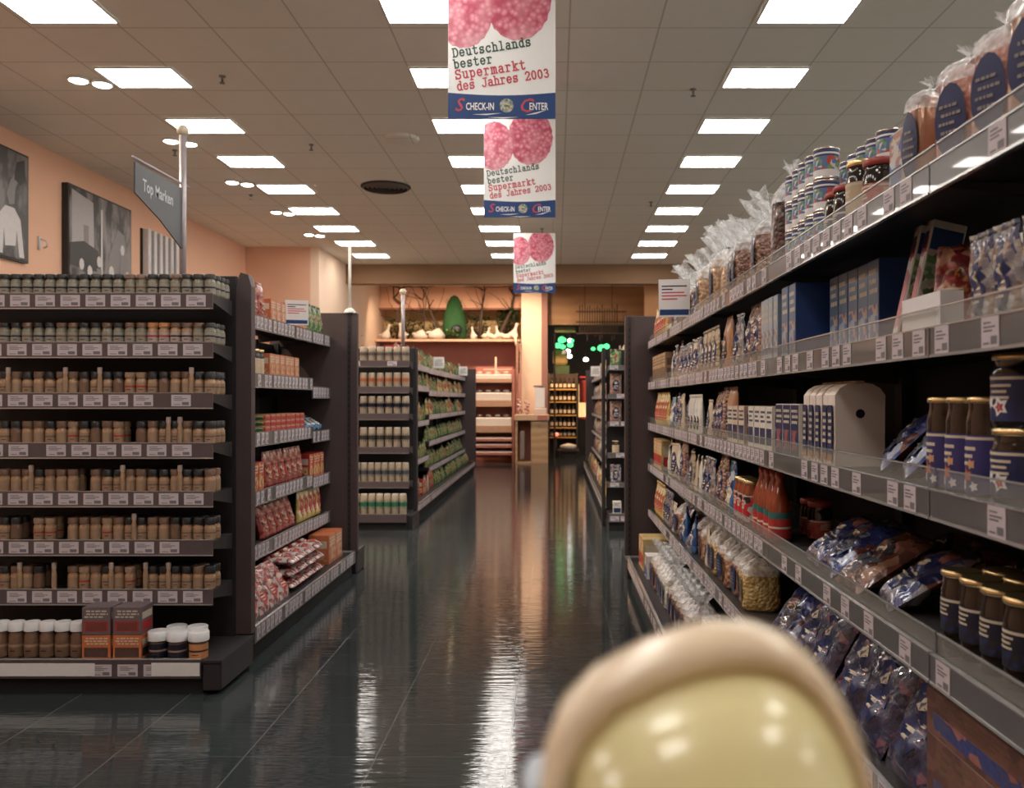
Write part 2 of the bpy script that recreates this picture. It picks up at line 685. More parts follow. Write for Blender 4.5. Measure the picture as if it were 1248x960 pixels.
for i, (x, y) in enumerate([(-2.67, 7.1), (-2.48, 9.0), (-3.95, 9.2), (-3.85, 11.2), (1.15, 7.4), (1.25, 11.6), (-0.2, 13.4)]):
    r = thing('sprinkler', 'small dark sprinkler head hanging from the ceiling, ' + ['between the near panel lights and the banner', 'above the round air outlet side',
              'close to the leaning wall photograph', 'close to the slatted wall panel', 'over the tall rack side', 'near the far soffit over the rack', 'near the smallest banner'][i],
              'sprinkler', (x, y, H))
    MB().lathe([(0.028, 0), (0.028, -0.008), (0.010, -0.012), (0.010, -0.05), (0.022, -0.055), (0.022, -0.06)], m_det, 10).build('body', r)

# warm lamps that light the rear corner (downlights in its ceiling, the lintel one added to brighten the lintel)
m_warm = glow('downlight_lens', (1.0, 0.75, 0.5), 20)
PROTO['down'] = (thing('downlight', '', 'spotlight'), 'spotlight')
r = PROTO['down'][0]
MB().lathe([(0.06, -0.03), (0.08, -0.03), (0.08, 0)], m_frame, 16, caps=False).build('ring', r)
MB().lathe([(0.001, -0.012), (0.06, -0.012)], m_warm, 16).build('lens', r)
for i, (x, y, e, w_) in enumerate([(-3.3, 18.6, 1.0, 'over the branches'), (-2.2, 18.6, 1.0, 'over the straw geese'), (-1.2, 18.4, 1.2, 'over the bread shelves'),
                               (-0.5, 18.3, 1.5, 'in front of the pale pillar'),
                               (0.9, 18.2, 0.5, 'added to brighten the timber lintel')]):
    spawn('down', (x, y, H), label='warm recessed downlight behind the soffit ' + w_)
    l = bpy.data.objects.new('warm_lamp', bpy.data.lights.new('warm_lamp', 'SPOT'))
    C.objects.link(l)
    l.data.energy = BACK_W * e
    l.data.color = (1.0, 0.72, 0.5)
    l.data.spot_size = radians(110)
    l.data.spot_blend = 0.8
    l.data.shadow_soft_size = 0.08
    l.location = (x, y, H - 0.05)
    l.rotation_euler = (radians(38), 0, 0)

# ---------------------------------------------------------------- wall photographs
m_black = mat('black_frame', (0.02, 0.018, 0.018), 0.5)


def photo_mat(name, seed, lo, hi):
    m, nt, b = _new(name)
    N, L = nt.nodes, nt.links
    tc = N.new('ShaderNodeTexCoord')
    mp = N.new('ShaderNodeMapping')
    mp.inputs['Location'].default_value = (seed, seed * 2, seed)
    mp.inputs['Scale'].default_value = (2.2, 2.2, 1.2)
    L.new(tc.outputs['Object'], mp.inputs[0])
    no = N.new('ShaderNodeTexNoise')
    no.inputs['Scale'].default_value = 2.2
    no.inputs['Detail'].default_value = 5
    L.new(mp.outputs[0], no.inputs['Vector'])
    cr = N.new('ShaderNodeValToRGB')
    cr.color_ramp.elements[0].position = 0.46
    cr.color_ramp.elements[1].position = 0.60
    cr.color_ramp.elements[0].color = col4(lo)
    cr.color_ramp.elements[1].color = col4(hi)
    L.new(no.outputs[0], cr.inputs[0])
    L.new(cr.outputs[0], b.inputs['Base Color'])
    b.inputs['Roughness'].default_value = 0.45
    return m


g1, g2, g3 = (mat('photo_black', (0.03, 0.028, 0.03), 0.5), mat('photo_grey', (0.22, 0.2, 0.2), 0.5), mat('photo_white', (0.62, 0.58, 0.58), 0.5))
# local frame: x along the wall (away from the viewer), -y out of the wall
r = thing('wall_photograph', 'tall black and white photograph of a figure in white, cut off by the picture edge', 'photograph', (-5.25, 7.1, 2.70), pi / 2)
MB().box(0, 1.66, -0.04, 0, 0, 1.06, m_black).build('frame', r)
MB().box(0.02, 1.64, -0.045, -0.04, 0.02, 1.04, photo_mat('photo_a', 3.0, (0.05, 0.045, 0.045), (0.2, 0.18, 0.18))).build('print', r)
mb = MB()
mb.prism([(1.18, 0.04), (1.20, 0.42), (1.28, 0.50), (1.42, 0.50), (1.52, 0.40), (1.58, 0.04), (1.50, 0.04), (1.46, 0.30), (1.44, 0.14), (1.28, 0.12), (1.26, 0.3), (1.24, 0.04)], -0.047, -0.045, g3)
mb.prism([(1.34, 0.52), (1.30, 0.62), (1.36, 0.76), (1.48, 0.88), (1.52, 0.84), (1.44, 0.7), (1.42, 0.54)], -0.047, -0.045, g2)
mb.prism([(1.42, 0.78), (1.46, 0.95), (1.58, 1.0), (1.6, 0.8), (1.52, 0.74)], -0.048, -0.047, g1)
mb.build('figure', r)
r = thing('wall_photograph', 'large black and white street photograph beside the slatted panel on the peach wall', 'photograph', (-5.25, 9.42, 2.42), pi / 2)
MB().box(0, 1.40, -0.07, 0, 0, 1.25, m_black).build('frame', r)
MB().box(0.02, 1.38, -0.075, -0.07, 0.02, 1.23, photo_mat('photo_b', 9.0, (0.03, 0.027, 0.027), (0.24, 0.21, 0.21))).build('print', r)
mb = MB()
mb.prism([(0.06, 0.62), (0.06, 1.2), (0.50, 1.14), (0.52, 0.62)], -0.077, -0.075, mat('photo_light', (0.38, 0.35, 0.35), 0.5))
mb.prism([(0.30, 0.66), (0.30, 0.86), (0.40, 0.86), (0.40, 0.66)], -0.078, -0.077, g2)
mb.prism([(0.02, 0.38), (0.02, 0.62), (0.3, 0.68), (0.6, 0.62), (0.7, 0.38)], -0.079, -0.078, g1)
mb.prism([(0.66, 0.05), (0.66, 1.1), (0.70, 1.1), (0.70, 0.05)], -0.080, -0.079, g3)
mb.prism([(0.78, 0.2), (0.85, 0.6), (1.05, 0.95), (1.22, 0.9), (1.3, 0.5), (1.25, 0.15)], -0.0765, -0.075, g2)
mb.build('buildings', r)
mb = MB()
for i, (x, z, s) in enumerate([(0.25, 0.42, 1), (0.42, 0.36, 1.1), (0.62, 0.5, 1), (0.9, 0.42, 1.2), (1.16, 0.72, 1), (1.28, 0.42, 1)]):
    mb.prism([(x + 0.05 * s * cos(t), z + 0.065 * s * sin(t)) for t in [k * pi / 4 for k in range(8)]], -0.0808, -0.080, g3)
    mb.prism([(x - 0.09 * s, 0.03), (x - 0.05 * s, z - 0.08), (x + 0.05 * s, z - 0.08), (x + 0.09 * s, 0.03)], -0.0808, -0.0800, g3 if i % 2 else g2)
mb.build('crowd', r)
r = thing('slatted_wall_panel', 'panel of upright white and black slats on the peach wall', 'wall panel', (-5.25, 11.2, 2.35), pi / 2)
MB().box(0.0, 0.98, -0.02, 0, 0, 1.18, m_black).build('backing', r)
mb = MB()
for i in range(6):
    mb.box(0.02 + i * 0.165, 0.10 + i * 0.165, -0.10, -0.02, 0, 1.18, mat('slat_white', (0.62, 0.58, 0.58), 0.4), 0.008)
mb.build('slats', r)
r = thing('wall_hook', 'small white fitting on the lit peach wall between two photographs', 'hook', (-5.25, 9.0, 2.95), pi / 2)
MB().box(-0.02, 0.02, -0.02, 0, -0.07, 0.07, g3, 0.004).build('plate', r)
MB().tube([(0, -0.02, 0.04), (0, -0.08, 0.02), (0, -0.09, -0.04), (0, -0.05, -0.05)], 0.008, g3).build('arm', r)

# ---------------------------------------------------------------- shelving racks
m_rack = mat('rack_graphite', (0.040, 0.036, 0.040), 0.45, metal=0.3, var=0.08, scale=8)
m_post = mat('rack_end_panel', (0.075, 0.052, 0.054), 0.5, var=0.08, scale=6)
m_slot = mat('slot_black', (0.01, 0.01, 0.01), 0.9)
m_shelf = mat('shelf_grey', (0.055, 0.05, 0.052), 0.4, metal=0.4, var=0.08)
m_back = mat('back_panel_dark', (0.014, 0.012, 0.014), 0.6)
m_raild = mat('rail_dark', (0.105, 0.080, 0.088), 0.35, metal=0.1, var=0.1, scale=14, coat=0.3)
m_rail = mat('rail_grey', (0.135, 0.13, 0.135), 0.28, metal=0.1, var=0.1, scale=14, coat=0.6)
m_lip = mat('rail_lip', (0.62, 0.62, 0.62), 0.2, metal=0.6, var=0.05)
m_tag = mat('tag_paper', (0.58, 0.51, 0.55), 0.5, var=0.06)
m_tagink = mat('tag_ink', (0.17, 0.16, 0.18), 0.5)
m_clear, _nt, _b = _new('clear_plastic')
_b.inputs['Base Color'].default_value = (0.6, 0.6, 0.55, 1)
_b.inputs['Roughness'].default_value = 0.12
_b.inputs['Alpha'].default_value = 0.16
m_white = mat('white_paper', (0.78, 0.76, 0.76), 0.5, var=0.04)


def tag_mesh(w_, h_):
    mb = MB().box(0, w_, -0.0012, 0, 0, h_, m_tag)
    for i, (a, b_, z) in enumerate([(0.12, 0.55, 0.80), (0.12, 0.8, 0.66), (0.12, 0.62, 0.54), (0.12, 0.45, 0.14)]):
        mb.box(a * w_, b_ * w_, -0.0016, -0.0012, (z - 0.03) * h_, (z + 0.03) * h_, m_tagink)
    mb.box(0.55 * w_, 0.9 * w_, -0.0016, -0.0012, 0.1 * h_, 0.36 * h_, m_tagink)
    return mb.mesh('price_tag')


TAGM = {}


def bay(label, loc, rz, L, levels, depth=0.45, ebase=0.16, back_h=1.80, railh=0.052, tagw=0.057, tagh=0.050, tagstep=0.105,
        density=0.7, riser=0.0, riser_levels=(), base_top=0.18, uprights=True, shelf_in=(0.0, 0.0), full_tags=False, name='shelving_rack', backmat=None, rail=None, group='shelving racks'):
    """local: x along the bay 0..L, shelf fronts on y=0, back towards +y; rz turns it"""
    r = thing(name, label, 'shelving rack', loc, rz, group)
    bm_ = backmat or m_back
    rail = rail or m_rail
    MB().box(0.002, L - 0.002, depth + 0.003, depth + 0.03, 0.0, back_h, bm_).build('back_panel', r)
    b = MB().box(0.002, L - 0.002, -ebase + 0.03, depth, 0.0, 0.09, m_slot)
    b.box(0.002, L - 0.002, -ebase + 0.012, depth, 0.09, base_top - 0.008, m_rack)
    bo = b.build('base', r)
    MB().box(0.002, L - 0.002, -ebase, -ebase + 0.012, base_top - 0.085, base_top, rail).box(0.002, L - 0.002, -ebase - 0.003, -ebase + 0.014, base_top, base_top + 0.004, m_lip).build('price_rail', bo)

    key = (tagw, tagh)
    if key not in TAGM:
        TAGM[key] = tag_mesh(tagw, tagh)

    def tags(parent, yy, z, x0, x1):
        x = x0 + 0.01 + rnd.random() * 0.02
        while x + tagw < x1 - 0.005:
            if rnd.random() < density:
                o = bpy.data.objects.new('price_tag', TAGM[key])
                C.objects.link(o)
                o.parent = parent
                o.location = (x, yy, z)
                x += tagstep * (0.75 + 0.25 * rnd.random()) if not full_tags else tagstep
            else:
                x += tagstep * 0.5
    tags(bo, -ebase - 0.0005, base_top - 0.075, 0.005, L)
    if uprights:
        for x in (0.0, L - 0.03):
            MB().box(x + 0.001, x + 0.029, depth - 0.04, depth + 0.002, base_top, back_h + 0.01, m_rack).build('upright', r)
    x0, x1 = 0.003 + shelf_in[0], L - 0.003 - shelf_in[1]
    for k, top in enumerate(levels):
        s = MB().box(x0, x1, 0.004, depth - 0.042, top - 0.037, top - 0.0085, m_shelf)
        for x in (x0, x1 - 0.004):
            s.add([(x, 0.004, top - 0.045), (x, depth - 0.042, top - 0.085), (x, depth - 0.042, top - 0.037), (x, 0.004, top - 0.037),
                   (x + 0.004, 0.004, top - 0.045), (x + 0.004, depth - 0.042, top - 0.085), (x + 0.004, depth - 0.042, top - 0.037), (x + 0.004, 0.004, top - 0.037)],
                  [(0, 1, 2, 3), (7, 6, 5, 4), (0, 4, 5, 1), (3, 2, 6, 7), (1, 5, 6, 2), (0, 3, 7, 4)], m_shelf)
        so = s.build('shelf', r)
        q = MB().box(x0, x1, -0.006, 0.003, top - railh, top - 0.003, rail)
        q.box(x0, x1, -0.008, 0.003, top - railh - 0.005, top - railh, m_lip).box(x0, x1, -0.008, 0.003, top - 0.003, top, m_lip)
        q.build('price_rail', so)
        tags(so, -0.0065, top - railh + (railh - 0.003 - tagh) / 2, x0, x1)
        if riser and k in riser_levels:
            MB().box(x0 + 0.002, x1 - 0.002, 0.006, 0.009, top - 0.001, top + riser, m_clear).box(x0 + 0.002, x1 - 0.002, 0.005, 0.010, top + riser, top + riser + 0.003, m_lip).build('riser', so)
    return r


def attach(o, parent):
    """parent an object that was built in world coordinates"""
    o.parent = parent
    o.matrix_parent_inverse = (Matrix.Translation(parent.location) @ Matrix.Rotation(parent.rotation_euler[2], 4, 'Z')).inverted()
    return o


def end_panel(rack, x0, x1, y, top=2.0, slot_x=None, t=0.04):
    """upright panel standing across the end of a rack, slotted along its aisle edge"""
    r = attach(MB().box(x0, x1, y, y + t, 0.185, top, m_post, 0.006).build('end_panel'), rack)
    if slot_x is not None:
        s = MB().box(slot_x - 0.012, slot_x + 0.012, y - 0.006, y, 0.19, top - 0.01, m_rack)
        n = 34
        for i in range(n):
            z = 0.23 + i * (top - 0.3) / n
            s.box(slot_x - 0.004, slot_x + 0.004, y - 0.0075, y - 0.006, z, z + 0.022, m_slot)
        s.build('slotted_upright', r)
    return r


R90 = pi / 2
# tall food rack on the viewer's right hand: bays 1.25 long, facing the aisle
LV_R = (1.79, 1.487, 1.187, 0.883, 0.545)
names = ['closest to the viewer', 'second from the viewer', 'third from the viewer', 'second from the end panel', 'against the brown end panel']
for i in range(5):
    y1 = 0.394 + 1.25 * (i + 1)
    rk = bay('tall grey shelving bay of the long dry food rack, ' + names[i], (0.70, y1, 0), -R90, 1.25, LV_R, depth=0.46, ebase=0.16,
        back_h=1.74, tagstep=(0.20, 0.11, 0.085, 0.08, 0.08)[i], density=(0.5, 0.6, 0.8, 0.8, 0.8)[i], riser=0.035, riser_levels=(0, 1, 2, 3),
        group='bays of the long dry food rack')
end_panel(rk, 0.52, 1.19, 6.652, 1.985, slot_x=0.555)
attach(MB().box(0.54, 1.19, 6.70, 7.0, 0.0, 0.15, m_rack, 0.01).build('plinth'), rk)

# spice end rack facing the viewer
LV_S = (1.86, 1.628, 1.388, 1.152, 0.922, 0.692, 0.459)
rk = bay('spice jar end rack facing the viewer, full of small jars', (-2.85, 4.2, 0), 0, 1.23, LV_S, depth=0.29, ebase=0.15, back_h=1.98,
    railh=0.072, tagw=0.092, tagh=0.054, tagstep=0.119, density=0.93, base_top=0.165, uprights=False, full_tags=True, rail=m_raild, name='spice_end_rack', group=None)
attach(MB().box(-2.80, -2.105, 4.0455, 4.0485, 0.092, 0.150, m_white).box(-1.845, -1.625, 4.0455, 4.0485, 0.092, 0.152, m_white).build('label_strip'), rk)
# its base runs round the corner
attach(MB().box(-1.618, -1.53, 4.055, 4.49, 0.02, 0.15, m_rack, 0.008).box(-1.617, -1.525, 4.05, 4.49, 0.15, 0.162, m_rack).build('plinth'), rk)
# its tall post
attach(MB().prism([(-1.63, 0.165), (-1.545, 0.165), (-1.545, 1.93), (-1.562, 1.99), (-1.60, 2.0), (-1.63, 1.90)], 4.50, 4.56, m_post).build('post'), rk)
attach(MB().box(-2.84, -1.632, 4.525, 4.56, 0.0, 1.985, m_rack).build('back_board'), rk)

LV_A = [(1.85, 1.51, 1.165, 0.82, 0.505), (1.85, 1.51, 1.165, 0.82, 0.505), (1.85, 1.45, 1.13, 0.80, 0.50)]
ya = 4.57
for i, L in enumerate((0.90, 0.90, 0.50)):
    rk = bay('shelving bay of the red packet rack, ' + ['beside the tall dark post', 'middle of the run', 'against the slotted mauve panel'][i],
        (-1.75, ya, 0), R90, L, LV_A[i], depth=0.43, ebase=0.20, back_h=1.78, railh=0.08, tagw=0.05, tagh=0.07, tagstep=0.085, density=0.85, group='bays of the red packet rack')
    ya += L
end_panel(rk, -2.22, -1.535, 6.875, 2.03, slot_x=-1.60)
attach(MB().box(-2.2, -1.55, 6.92, 7.2, 0.0, 0.16, m_rack, 0.01).box(-1.566, -1.545, 6.92, 7.2, 0.16, 0.178, m_rack).build('plinth'), rk)

# second rack on that side: end rack with pale jars, then green packet run
LV_B = (1.776, 1.50, 1.215, 0.858, 0.492)
rk = bay('far end rack stocked with pale label jars', (-2.65, 9.4, 0), 0, 1.10, LV_B, depth=0.30, ebase=0.18, back_h=1.92, railh=0.065,
    tagw=0.1, tagh=0.05, tagstep=0.3, density=0.12, rail=m_raild, base_top=0.165, uprights=False, name='jar_end_rack', group=None)
attach(MB().box(-1.548, -1.50, 9.30, 9.76, 0.0, 0.14, m_rack).box(-1.6, -1.515, 9.72, 9.78, 0.14, 1.93, m_rack, 0.01).build('post'), rk)
attach(MB().box(-2.64, -1.602, 9.745, 9.78, 0.0, 1.92, m_rack).build('back_board'), rk)
LB1, LB2 = (1.81, 1.545, 1.09, 0.61), (1.80, 1.49, 1.16, 0.79, 0.43)
yb = 9.80
for i in range(6):
    rk = bay('shelving bay of the green packet run, ' + ORD[i] + ' from its near post', (-1.75, yb, 0), R90, 1.22, LB1 if i < 2 else LB2, depth=0.43, ebase=0.20, back_h=1.75,
        railh=0.07, tagw=0.06, tagh=0.06, tagstep=0.07, density=0.9, group='bays of the green packet run')
    yb += 1.22
end_panel(rk, -2.22, -1.54, 17.13, 1.96)

# right hand second rack: end unit with chilled-look packs, then run
LV_C = (1.66, 1.40, 1.02, 0.72, 0.52)
rk = bay('narrow dark end rack beyond the cross aisle on the dry food side', (0.55, 9.3, 0), 0, 1.10, (1.72, 1.42, 1.13, 0.80, 0.49), depth=0.30, ebase=0.15, back_h=1.90, railh=0.045,
    tagw=0.09, tagh=0.05, tagstep=0.13, density=0.7, base_top=0.18, uprights=False, name='dark_end_rack', group=None)
attach(MB().box(0.50, 0.54, 9.56, 9.63, 0.0, 1.92, m_rack, 0.006).build('post'), rk)
yb = 9.64 + 1.22
for i in range(6):
    rk = bay('shelving bay of the far beige packet run, ' + ORD[i] + ' from the dark end rack', (0.70, yb, 0), -R90, 1.22, (1.74, 1.43, 1.12, 0.80, 0.48), depth=0.43, ebase=0.16, back_h=1.72,
        railh=0.05, tagw=0.06, tagh=0.045, tagstep=0.08, density=0.8, group='bays of the far beige packet run')
    yb += 1.22
end_panel(rk, 0.58, 1.15, 16.98, 1.93)
# ---------------------------------------------------------------- goods: materials
NAVY = (0.015, 0.025, 0.10)
INK = (0.010, 0.012, 0.03)
CREAM = (0.62, 0.54, 0.42)
m_capblack = mat('cap_black', (0.015, 0.015, 0.017), 0.35)
m_capwhite = mat('cap_white', (0.72, 0.72, 0.74), 0.35, var=0.03)
m_capgold = mat('cap_gold', (0.75, 0.55, 0.28), 0.25, metal=0.85)
m_capred = mat('cap_red', (0.30, 0.04, 0.03), 0.35)
m_glassdk = mat('jar_dark_contents', (0.018, 0.010, 0.006), 0.12, var=0.2, coat=0.35)
m_amber = mat('sauce_amber', (0.28, 0.05, 0.015), 0.1, var=0.2, coat=1.0)
m_navy = mat('navy_print', NAVY, 0.35, var=0.2)
m_inkm = mat('ink_black', INK, 0.4)
m_cream = mat('cream_paper', CREAM, 0.55, var=0.06)
m_red = mat('red_print', (0.42, 0.03, 0.03), 0.4)
m_orange = mat('orange_card', (0.55, 0.16, 0.06), 0.5)
m_blue = mat('blue_print', (0.02, 0.055, 0.20), 0.4)
m_pgreen = printed('pack_label_green', [(0.04, 0.10, 0.03), (0.35, 0.3, 0.12), (0.3, 0.06, 0.03), (0.45, 0.42, 0.3)], 60, .4, 0)
m_pred = printed('pack_label_red', [(0.45, 0.3, 0.2), (0.15, 0.03, 0.02), (0.5, 0.2, 0.05), (0.35, 0.03, 0.03)], 60, .4, 0)
m_ftxt = mat('faded_lettering', (0.30, 0.27, 0.25), .5)
m_film = film('cellophane', (0.86, 0.88, 0.9), clear=0.5, rough=0.2)
m_filmc = film('cellophane_clear', (0.85, 0.87, 0.9), clear=0.8, rough=0.1)


# ---------------------------------------------------------------- goods: shapes
def text_flecks(mb, x0, x1, z0, z1, y, material, rows=3, seed=0, lh=0.5):
    """blocks of tiny illegible print"""
    q = random.Random(seed)
    h = (z1 - z0) / rows
    for i in range(rows):
        z = z1 - (i + 0.5) * h
        x = x0 + q.random() * 0.15 * (x1 - x0)
        end = x1 - q.random() * 0.3 * (x1 - x0)
        while x < end:
            w_ = (x1 - x0) * (0.08 + q.random() * 0.16)
            mb.box(x, min(x + w_, x1), y - 0.0004, y, z - h * lh / 2, z + h * lh / 2, material)
            x += w_ + (x1 - x0) * 0.05


def p_spice(key, r, h, body, label, cap, cap_h=0.022, lab=(0.12, 0.70), cap_r=1.0, band=None):
    t = thing('spice_jar', '', 'jar')
    zc = h - cap_h
    MB().lathe([(r * .9, 0), (r, 0.004), (r, zc * .82), (r * .82, zc * .93), (r * .8, zc)], body, 14).build('glass_jar', t)
    lb = MB().lathe([(r + .0006, zc * lab[0]), (r + .0006, zc * lab[1])], label, 14, caps=False)
    if band:
        lb.lathe([(r + .001, zc * .42), (r + .001, zc * .52)], band, 14, caps=False)
        lb.box(-r * .35, r * .35, -r - .0015, -r - .0003, zc * .26, zc * .30, m_inkm)
    lb.build('label', t)
    MB().lathe([(r * cap_r, zc), (r * cap_r, h - .003), (r * cap_r * .9, h)], cap, 14).build('lid', t)
    PROTO[key] = (t, 'jar')


m_sg = lumps('spice_greygreen', [(0.20, 0.19, 0.13), (0.27, 0.25, 0.18), (0.16, 0.14, 0.09)], 220, depth=.3)
m_st = lumps('spice_tan', [(0.42, 0.24, 0.13), (0.52, 0.32, 0.18), (0.33, 0.17, 0.09)], 220, depth=.3)
m_sd = lumps('spice_brown', [(0.14, 0.07, 0.04), (0.20, 0.10, 0.06)], 220, depth=.3)
m_l_grey = mat('label_greybeige', (0.30, 0.27, 0.22), 0.5, var=0.1, scale=60)
m_l_pink = mat('label_pinkbeige', (0.440, 0.336, 0.304), 0.5, var=0.1, scale=60)
m_l_tan = mat('label_tan', (0.336, 0.217, 0.140), 0.5, var=0.1, scale=60)
m_l_dkt = mat('label_darktan', (0.180, 0.102, 0.066), 0.5, var=0.12, scale=60)
m_l_oran = mat('label_orange', (0.58, 0.25, 0.10), 0.5, var=0.1, scale=60)
p_spice('sp_grey', .0255, .102, m_sg, m_l_grey, m_capblack, band=m_inkm)
p_spice('sp_grey2', .0255, .102, m_sg, m_l_grey, m_sd, band=m_l_dkt)
p_spice('sp_pink', .0255, .102, m_st, m_l_pink, m_l_dkt, band=m_inkm)
p_spice('sp_pinko', .0255, .102, m_st, m_l_pink, m_l_oran, band=m_red)
p_spice('sp_tan', .0255, .108, m_st, m_l_tan, m_l_dkt, cap_h=.03)
p_spice('sp_tan2', .0255, .108, m_st, m_l_tan, m_capblack, cap_h=.034, band=m_l_dkt)
p_spice('sp_brown', .0255, .108, m_sd, m_l_dkt, m_capblack, cap_h=.03)
p_spice('sp_tanall', .0255, .105, m_st, m_l_tan, m_l_tan, cap_h=.026, band=m_red)
p_spice('sp_slim', .011, .128, m_st, m_l_tan, m_l_pink, cap_h=.03)
p_spice('sp_white', .034, .165, m_sd, m_l_dkt, m_capwhite, cap_h=.042, lab=(.05, .5), cap_r=1.06, band=m_l_tan)
p_spice('sp_tub', .042, .125, m_sd, m_inkm, m_capwhite, cap_h=.042, lab=(.05, .85), cap_r=1.12, band=m_l_tan)
p_spice('sp_tub2', .042, .125, m_sd, m_l_oran, m_capwhite, cap_h=.042, lab=(.05, .85), cap_r=1.12, band=m_inkm)


def p_box(key, w, d, h, face, side=None, art=None, name='carton', window=None, top=None, seed=0, ink=None, cat='box', wrap=True):
    """printed carton: body with front art panel, printed text and tucked lid"""
    t = thing(name, '', cat)
    b = MB().box(-w / 2, w / 2, -d / 2, d / 2, 0, h - .002, side or face, .0015)
    b.box(-w / 2 + .001, w / 2 - .001, -d / 2 + .001, d / 2 - .001, h - .002, h, top or side or face)
    b.build('box_body', t)
    f = MB().box(-w / 2 + .001, w / 2 - .001, -d / 2 - .0008, -d / 2, .002, h - .003, face)
    y = -d / 2 - .0008
    if art:
        f.box(-w * .42, w * .42, y - .0005, y, h * .12, h * .5, art)
    text_flecks(f, -w * .42, w * .42, h * .6, h * .92, y, ink or m_cream, 3, seed)
    # same print wraps on to both narrow sides
    for s in (-1, 1) if wrap else ():
        xa, xb = sorted((s * w / 2, s * (w / 2 + .0006)))
        f.box(xa, xb, -d * .4, d * .4, h * .55, h * .8, ink or m_cream)
        if art:
            f.box(xa, xb, -d * .4, d * .4, h * .12, h * .45, art)
    f.build('front_print', t)
    if window:
        MB().box(-w * .36, w * .36, y - .001, y, h * .15, h * .45, window).build('window', t)
    PROTO[key] = (t, cat)


def pillow_pt(u, v, w, h, t, side, kind, seed, ck):
    au, av = min(1, abs(u)), min(1, abs(v))
    if kind == 'pillow':
        th = (1 - au ** 2.6) ** .55 * (1 - av ** 3.2) ** .6
        wid = w / 2 * (1 - .05 * (1 - av ** 2))
    else:  # standing pouch: full at the foot, flat crimp at the top
        vv = (v + 1) / 2
        th = (1 - au ** 3.2) ** .5 * (1 - max(0, vv) ** 2.4) ** .75 * (.78 + .22 * min(1, vv * 6))
        wid = w / 2 * (1 - .03 * sin(vv * pi))
    nz = noise.noise(Vector((u * 2.6 + seed * 7.3, v * 3.4 + seed, side * 2.0)))
    n2 = noise.noise(Vector((u * 7 + seed * 3.3, v * 8 + seed, side * 5.0)))
    y = side * (t / 2 * th) + side * ck * (nz * .7 + n2 * .45) * (th if kind == 'pillow' else min(1, th * 1.5)) * t
    z = h / 2 * (v + 1)
    if kind != 'pillow' and v > .9:
        y += .004 * sin(u * 9 + seed)
    return (wid * u + ck * .04 * w * nz * (1 - au), y, z)


def pillow_mesh(mb, w, h, t, material, kind='pillow', seed=0, ck=.25, nu=12, nv=16, crimp=None):
    grid = {}
    vs, fs = [], []
    for side in (-1, 1):
        for i in range(nu + 1):
            for j in range(nv + 1):
                u, v = -1 + 2 * i / nu, -1 + 2 * j / nv
                u = math.copysign(abs(u) ** .8, u)
                grid[(side, i, j)] = len(vs)
                vs.append(pillow_pt(u, v, w, h, t, side, kind, seed, ck))
        for i in range(nu):
            for j in range(nv):
                q = (grid[(side, i, j)], grid[(side, i + 1, j)], grid[(side, i + 1, j + 1)], grid[(side, i, j + 1)])
                fs.append(q if side < 0 else q[::-1])
    if kind != 'pillow':  # close the foot
        a = [grid[(-1, i, 0)] for i in range(nu + 1)]
        b = [grid[(1, i, 0)] for i in range(nu + 1)]
        for i in range(nu):
            fs.append((a[i], b[i], b[i + 1], a[i + 1]))
    mb.add(vs, fs, material, True)
    return mb


def decal(mb, w, h, t, kind, seed, ck, cu, cv, ru, rv, material, off=.0012, n=18, rings=4, side=-1, a0=0, a1=2 * pi, power=1.0):
    """printed shape lying on the front of a bag, following its bulge"""
    vs = [None]
    fs = []

    def P(u, v):
        u, v = max(-.97, min(.97, u)), max(-.97, min(.97, v))
        x, y, z = pillow_pt(u, v, w, h, t, side, kind, seed, ck)
        return (x, y + side * off, z)
    vs[0] = P(cu, cv)
    for k in range(1, rings + 1):
        for i in range(n):
            a = a0 + (a1 - a0) * i / n
            ca, sa = cos(a), sin(a)
            ex = math.copysign(abs(ca) ** power, ca)
            ey = math.copysign(abs(sa) ** power, sa)
            vs.append(P(cu + ru * ex * k / rings, cv + rv * ey * k / rings))
    for i in range(n):
        j = (i + 1) % n
        fs.append((0, 1 + i, 1 + j))
        for k in range(rings - 1):
            fs.append((1 + k * n + i, 1 + (k + 1) * n + i, 1 + (k + 1) * n + j, 1 + k * n + j))
    mb.add(vs, fs, material, True)


